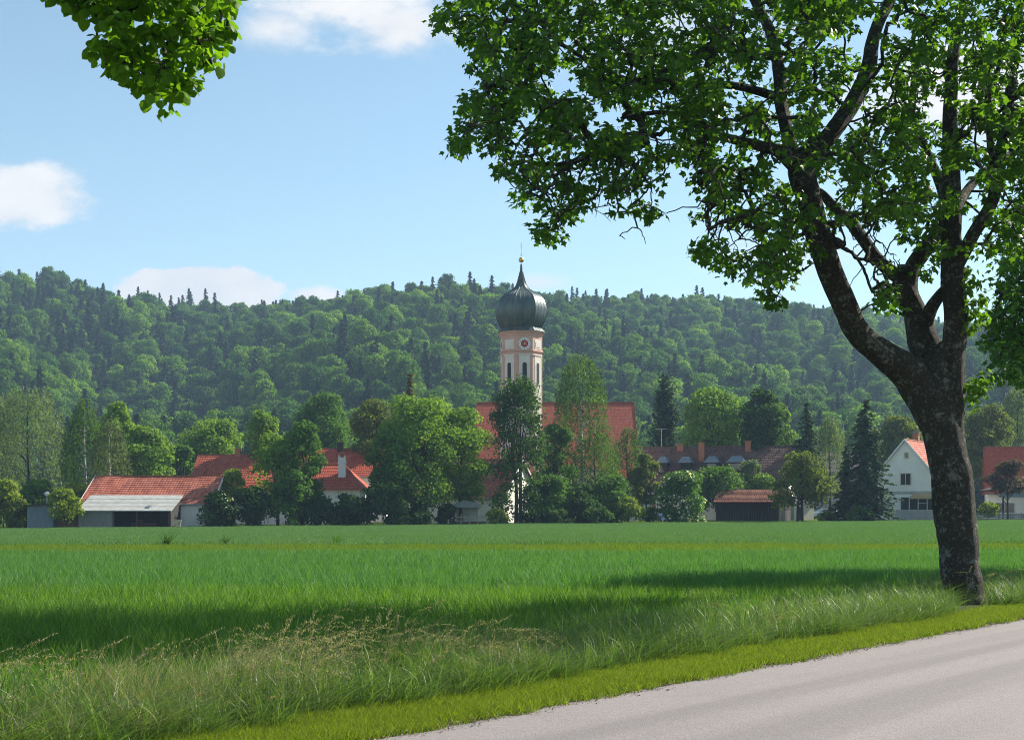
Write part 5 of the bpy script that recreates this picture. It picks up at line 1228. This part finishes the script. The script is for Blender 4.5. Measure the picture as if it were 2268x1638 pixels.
for hx_, hy_, a, b in HOLES: ok &= ((cx_ - hx_) / a) ** 2 + ((cyy - hy_) / b) ** 2 > 1 - .35 * r.random(K)
lim = .5 + .5 * np.sqrt(np.clip(1 - ((cx_ - 1850) / 950) ** 2, 0, 1)) ; dep = TY - 2.3 + (r.random(K) - .5) * 2 * 3.6 * lim
# thinner towards the lower fringe, so that twigs and sky show
low = np.interp(cx_, [970, 1100, 1250, 1500, 1700, 2000, 2268], [330, 380, 470, 400, 600, 600, 560]); ok &= r.random(K) > .45 * sstep(-140, 10, cyy - low)
ok &= (cyy > -30) | (r.random(K) < .55)
# the limbs stay in view: few tufts hang right in front of them
for pts_, rad_ in limbs:
    q = catmull(np.column_stack([np.asarray(pts_), rad_]), 6)
    for X_, Y_, Z_, rr_ in q:
        if rr_ * F / Y_ < 9: continue
        near_ = np.hypot(cx_ - (CX + F * X_ / Y_), cyy - (HZ - F * (Z_ - EYE) / Y_)) < rr_ * F / Y_ + 26
        ok &= ~(near_ & (dep < Y_ + .5) & (np.arange(K) % 5 > np.where(cx_ > 1960, 1, 0)))
cl = np.array([P(a, b, d) for a, b, d in zip(cx_[ok], cyy[ok], dep[ok])])
fr_pts = [(978, 48), (985, 30), (1012, 325), (1028, 318), (1120, 372), (1150, 440), (1195, 500), (1215, 520), (1232, 515), (1258, 470), (1430, 462), (1452, 470), (1560, 470), (1550, 560), (1612, 600), (1640, 570), (1720, 660), (1700, 640), (1745, 600), (1960, 640), (1962, 675), (1955, 655), (1940, 480), (1760, 480), (1690, 560)]
cl = np.vstack([cl, [P(a + r.normal() * 6, b + r.normal() * 6, 24 + r.normal()) for a, b in fr_pts for _ in range(2)]])
young = np.array([P(a + r.normal() * 5, b + r.normal() * 5, TY - .25 + r.normal() * .15) for a, b in [(2150, 615), (2158, 640), (2148, 665), (2165, 690), (2180, 670), (2160, 715), (2148, 700), (2145, 595), (2178, 705), (2150, 845), (2162, 860), (2172, 845), (2158, 880), (2185, 838), (2170, 872)]])
print('maple clusters', len(cl))
bx_ = 1000 + 1000 * r.random(700); by_ = np.interp(bx_, [970, 1100, 1250, 1500, 1700, 2000, 2268], [310, 380, 500, 420, 620, 620, 560]) + 40 - 190 * r.random(700)
bk = inpoly(bx_, by_ - 18, CROWN); bare = np.array([P(a, b, TY - 2.2 + r.normal() * 1.6) for a, b in zip(bx_[bk], by_[bk])])
bare = np.vstack([bare, [P(a, b, 23) for a, b in [(1400, 470), (1412, 505), (1385, 530), (1372, 522), (1430, 540), (1422, 515), (1465, 478), (1480, 470), (1600, 560), (1568, 540), (1690, 600), (1660, 575), (1735, 640), (1880, 640), (1905, 600), (1700, 650)]]])
bigtree(mroot, limbs, cl, M['maple'], .118, 22, .24, 11, young=[young[i:i + 2] for i in (0, 2, 4, 6)] + [young[8:9]] + [young[i:i + 2] for i in (9, 11, 13)], r0=.0046, bare=bare)

# next maple of the row, its trunk outside the picture to the right
t2 = np.array((15.6, 34.2)); r2 = empty('maple_tree', (t2[0], t2[1], 0), 'second roadside maple whose dark hanging foliage enters at the right edge', 'tree')
lim2 = [([(t2[0], t2[1], -.2), (t2[0] - .1, t2[1], 1.8), (t2[0], t2[1] + .1, 3.6), (t2[0] + .2, t2[1], 6.0), (t2[0] + .1, t2[1] + .2, 11.5)], [.42, .32, .3, .2, .05]),
        ([(t2[0], t2[1], 3.3), (t2[0] - 1.6, t2[1] - .6, 5.2), (t2[0] - 3.2, t2[1] - 1.0, 6.6), (t2[0] - 4.2, t2[1] - 1.0, 6.8)], [.2, .15, .08, .03]),
        ([(t2[0], t2[1], 3.8), (t2[0] + 1.6, t2[1] + .8, 5.6), (t2[0] + 3.0, t2[1] + 1.2, 7.0)], [.2, .14, .05]),
        ([(t2[0], t2[1], 4.2), (t2[0] - .4, t2[1] + 1.8, 6.2), (t2[0] - .8, t2[1] + 3, 7.4)], [.16, .1, .04])]
k = 1000; d = nrm(r.normal(size=(k, 3))) * (.35 + .65 * r.random((k, 1)) ** .45)
c2 = np.array((t2[0], t2[1], 7.9)) + d * np.array((4.0, 3.0, 4.3))
hang = np.array([P(2200 + 70 * r.random(), y_, 33.2 + r.normal() * .8) for y_ in np.linspace(570, 838, 46)])
hang = np.vstack([hang, [P(2190 + 30 * r.random(), y_, 33.0 + r.normal() * .6) for y_ in np.linspace(690, 790, 16)], [P(2238 + 40 * r.random(), y_, 33.4 + r.normal() * .6) for y_ in np.linspace(640, 852, 34)]])
bigtree(r2, lim2, np.vstack([c2, hang]), M['maple'], .14, 20, .3, 13)

# linden near the camera: only the tip of a drooping bough enters the picture
t3 = np.array((-7.4, 7.6)); r3 = empty('linden_tree', (t3[0], t3[1], 0), 'near linden whose drooping sunlit bough hangs into the upper left corner', 'tree')
LP = [(132, -6), (160, 14), (192, 40), (224, 24), (252, 52), (258, 84), (206, 86), (200, 96), (222, 126), (250, 150), (286, 184), (318, 200), (342, 212), (366, 240), (376, 226), (392, 206), (414, 194), (440, 174), (428, 150), (452, 144), (470, 142), (462, 112), (488, 98), (500, 74), (516, 36), (508, -6), (560, -120), (480, -260), (250, -280), (60, -200), (40, -80)]
K = 1500; a_ = 30 + 540 * r.random(K); b_ = -290 + 540 * r.random(K); ok = inpoly(a_, b_, LP) & (((a_ - 320) / 26) ** 2 + ((b_ - 40) / 18) ** 2 > 1) & (((a_ - 335) / 26) ** 2 + ((b_ - 82) / 15) ** 2 > 1) & (((a_ - 404) / 24) ** 2 + ((b_ - 122) / 22) ** 2 > 1) & (((a_ - 232) / 16) ** 2 + ((b_ - 52) / 30) ** 2 > 1) & (np.sin(a_ * .07 + 1) * np.sin(b_ * .09) + .4 * np.sin(a_ * .15 + b_ * .11) > -.38)
ok &= (b_ > -20) | (r.random(K) < .4)
c3 = np.array([P(q1, q2, 10 + (r.random() - .5) * 1.3) for q1, q2 in zip(a_[ok], b_[ok])])
k = 420; d = nrm(r.normal(size=(k, 3))) * (.4 + .6 * r.random((k, 1)) ** .4); oc = np.array((t3[0], t3[1], 9.2)) + d * np.array((3.6, 3.2, 3.4)); c3b = oc
lim3 = [([(t3[0], t3[1], -.2), (t3[0], t3[1], 2.2), (t3[0] + .1, t3[1], 4.5), (t3[0] - .1, t3[1], 8), (t3[0], t3[1], 11.5)], [.42, .33, .28, .18, .04]),
        ([(t3[0], t3[1], 4.4), (t3[0] + 1.6, t3[1] + .8, 6.4), (-4.2, 9.2, 7.0), P(230, -190, 9.9), P(262, -60, 10), P(268, 60, 10), P(300, 150, 10), P(352, 225, 10)], [.16, .12, .08, .055, .03, .02, .012, .005]),
        ([P(230, -190, 9.9), P(330, -110, 10.1), P(400, 0, 10.1), P(440, 90, 10.1), P(452, 150, 10.1)], [.045, .03, .018, .01, .005]),
        ([P(255, -80, 10), P(225, -20, 10), P(215, 60, 9.95), P(222, 120, 9.95), P(262, 165, 10)], [.022, .014, .009, .007, .004]),
        ([(t3[0], t3[1], 5), (t3[0] - 1.5, t3[1] + .8, 7.5), (t3[0] - 2.6, t3[1] + 1, 9.5)], [.15, .1, .04])]
print('linden clusters', len(c3))
bigtree(r3, lim3, np.vstack([c3, c3b]), M['linden'], .072, 11, .11, 17, shape=LINDEN, droop=1.1, r0=.0028)


# ------------------------------------------------------------------ the air
hm_, n = newmat('air')
pv = n('ShaderNodeVolumePrincipled', {'Color': (.50, .72, 1.0, 1), 'Density': .00023, 'Anisotropy': 0.0})
n('ShaderNodeOutputMaterial', {'Volume': pv.outputs[0]})
hz = MB().box(-1300, 1300, -60, 1500, -3.5, 230).build('haze', hm_)
tag(hz, 'thin bluish summer haze over the valley', 'haze', kind='stuff')
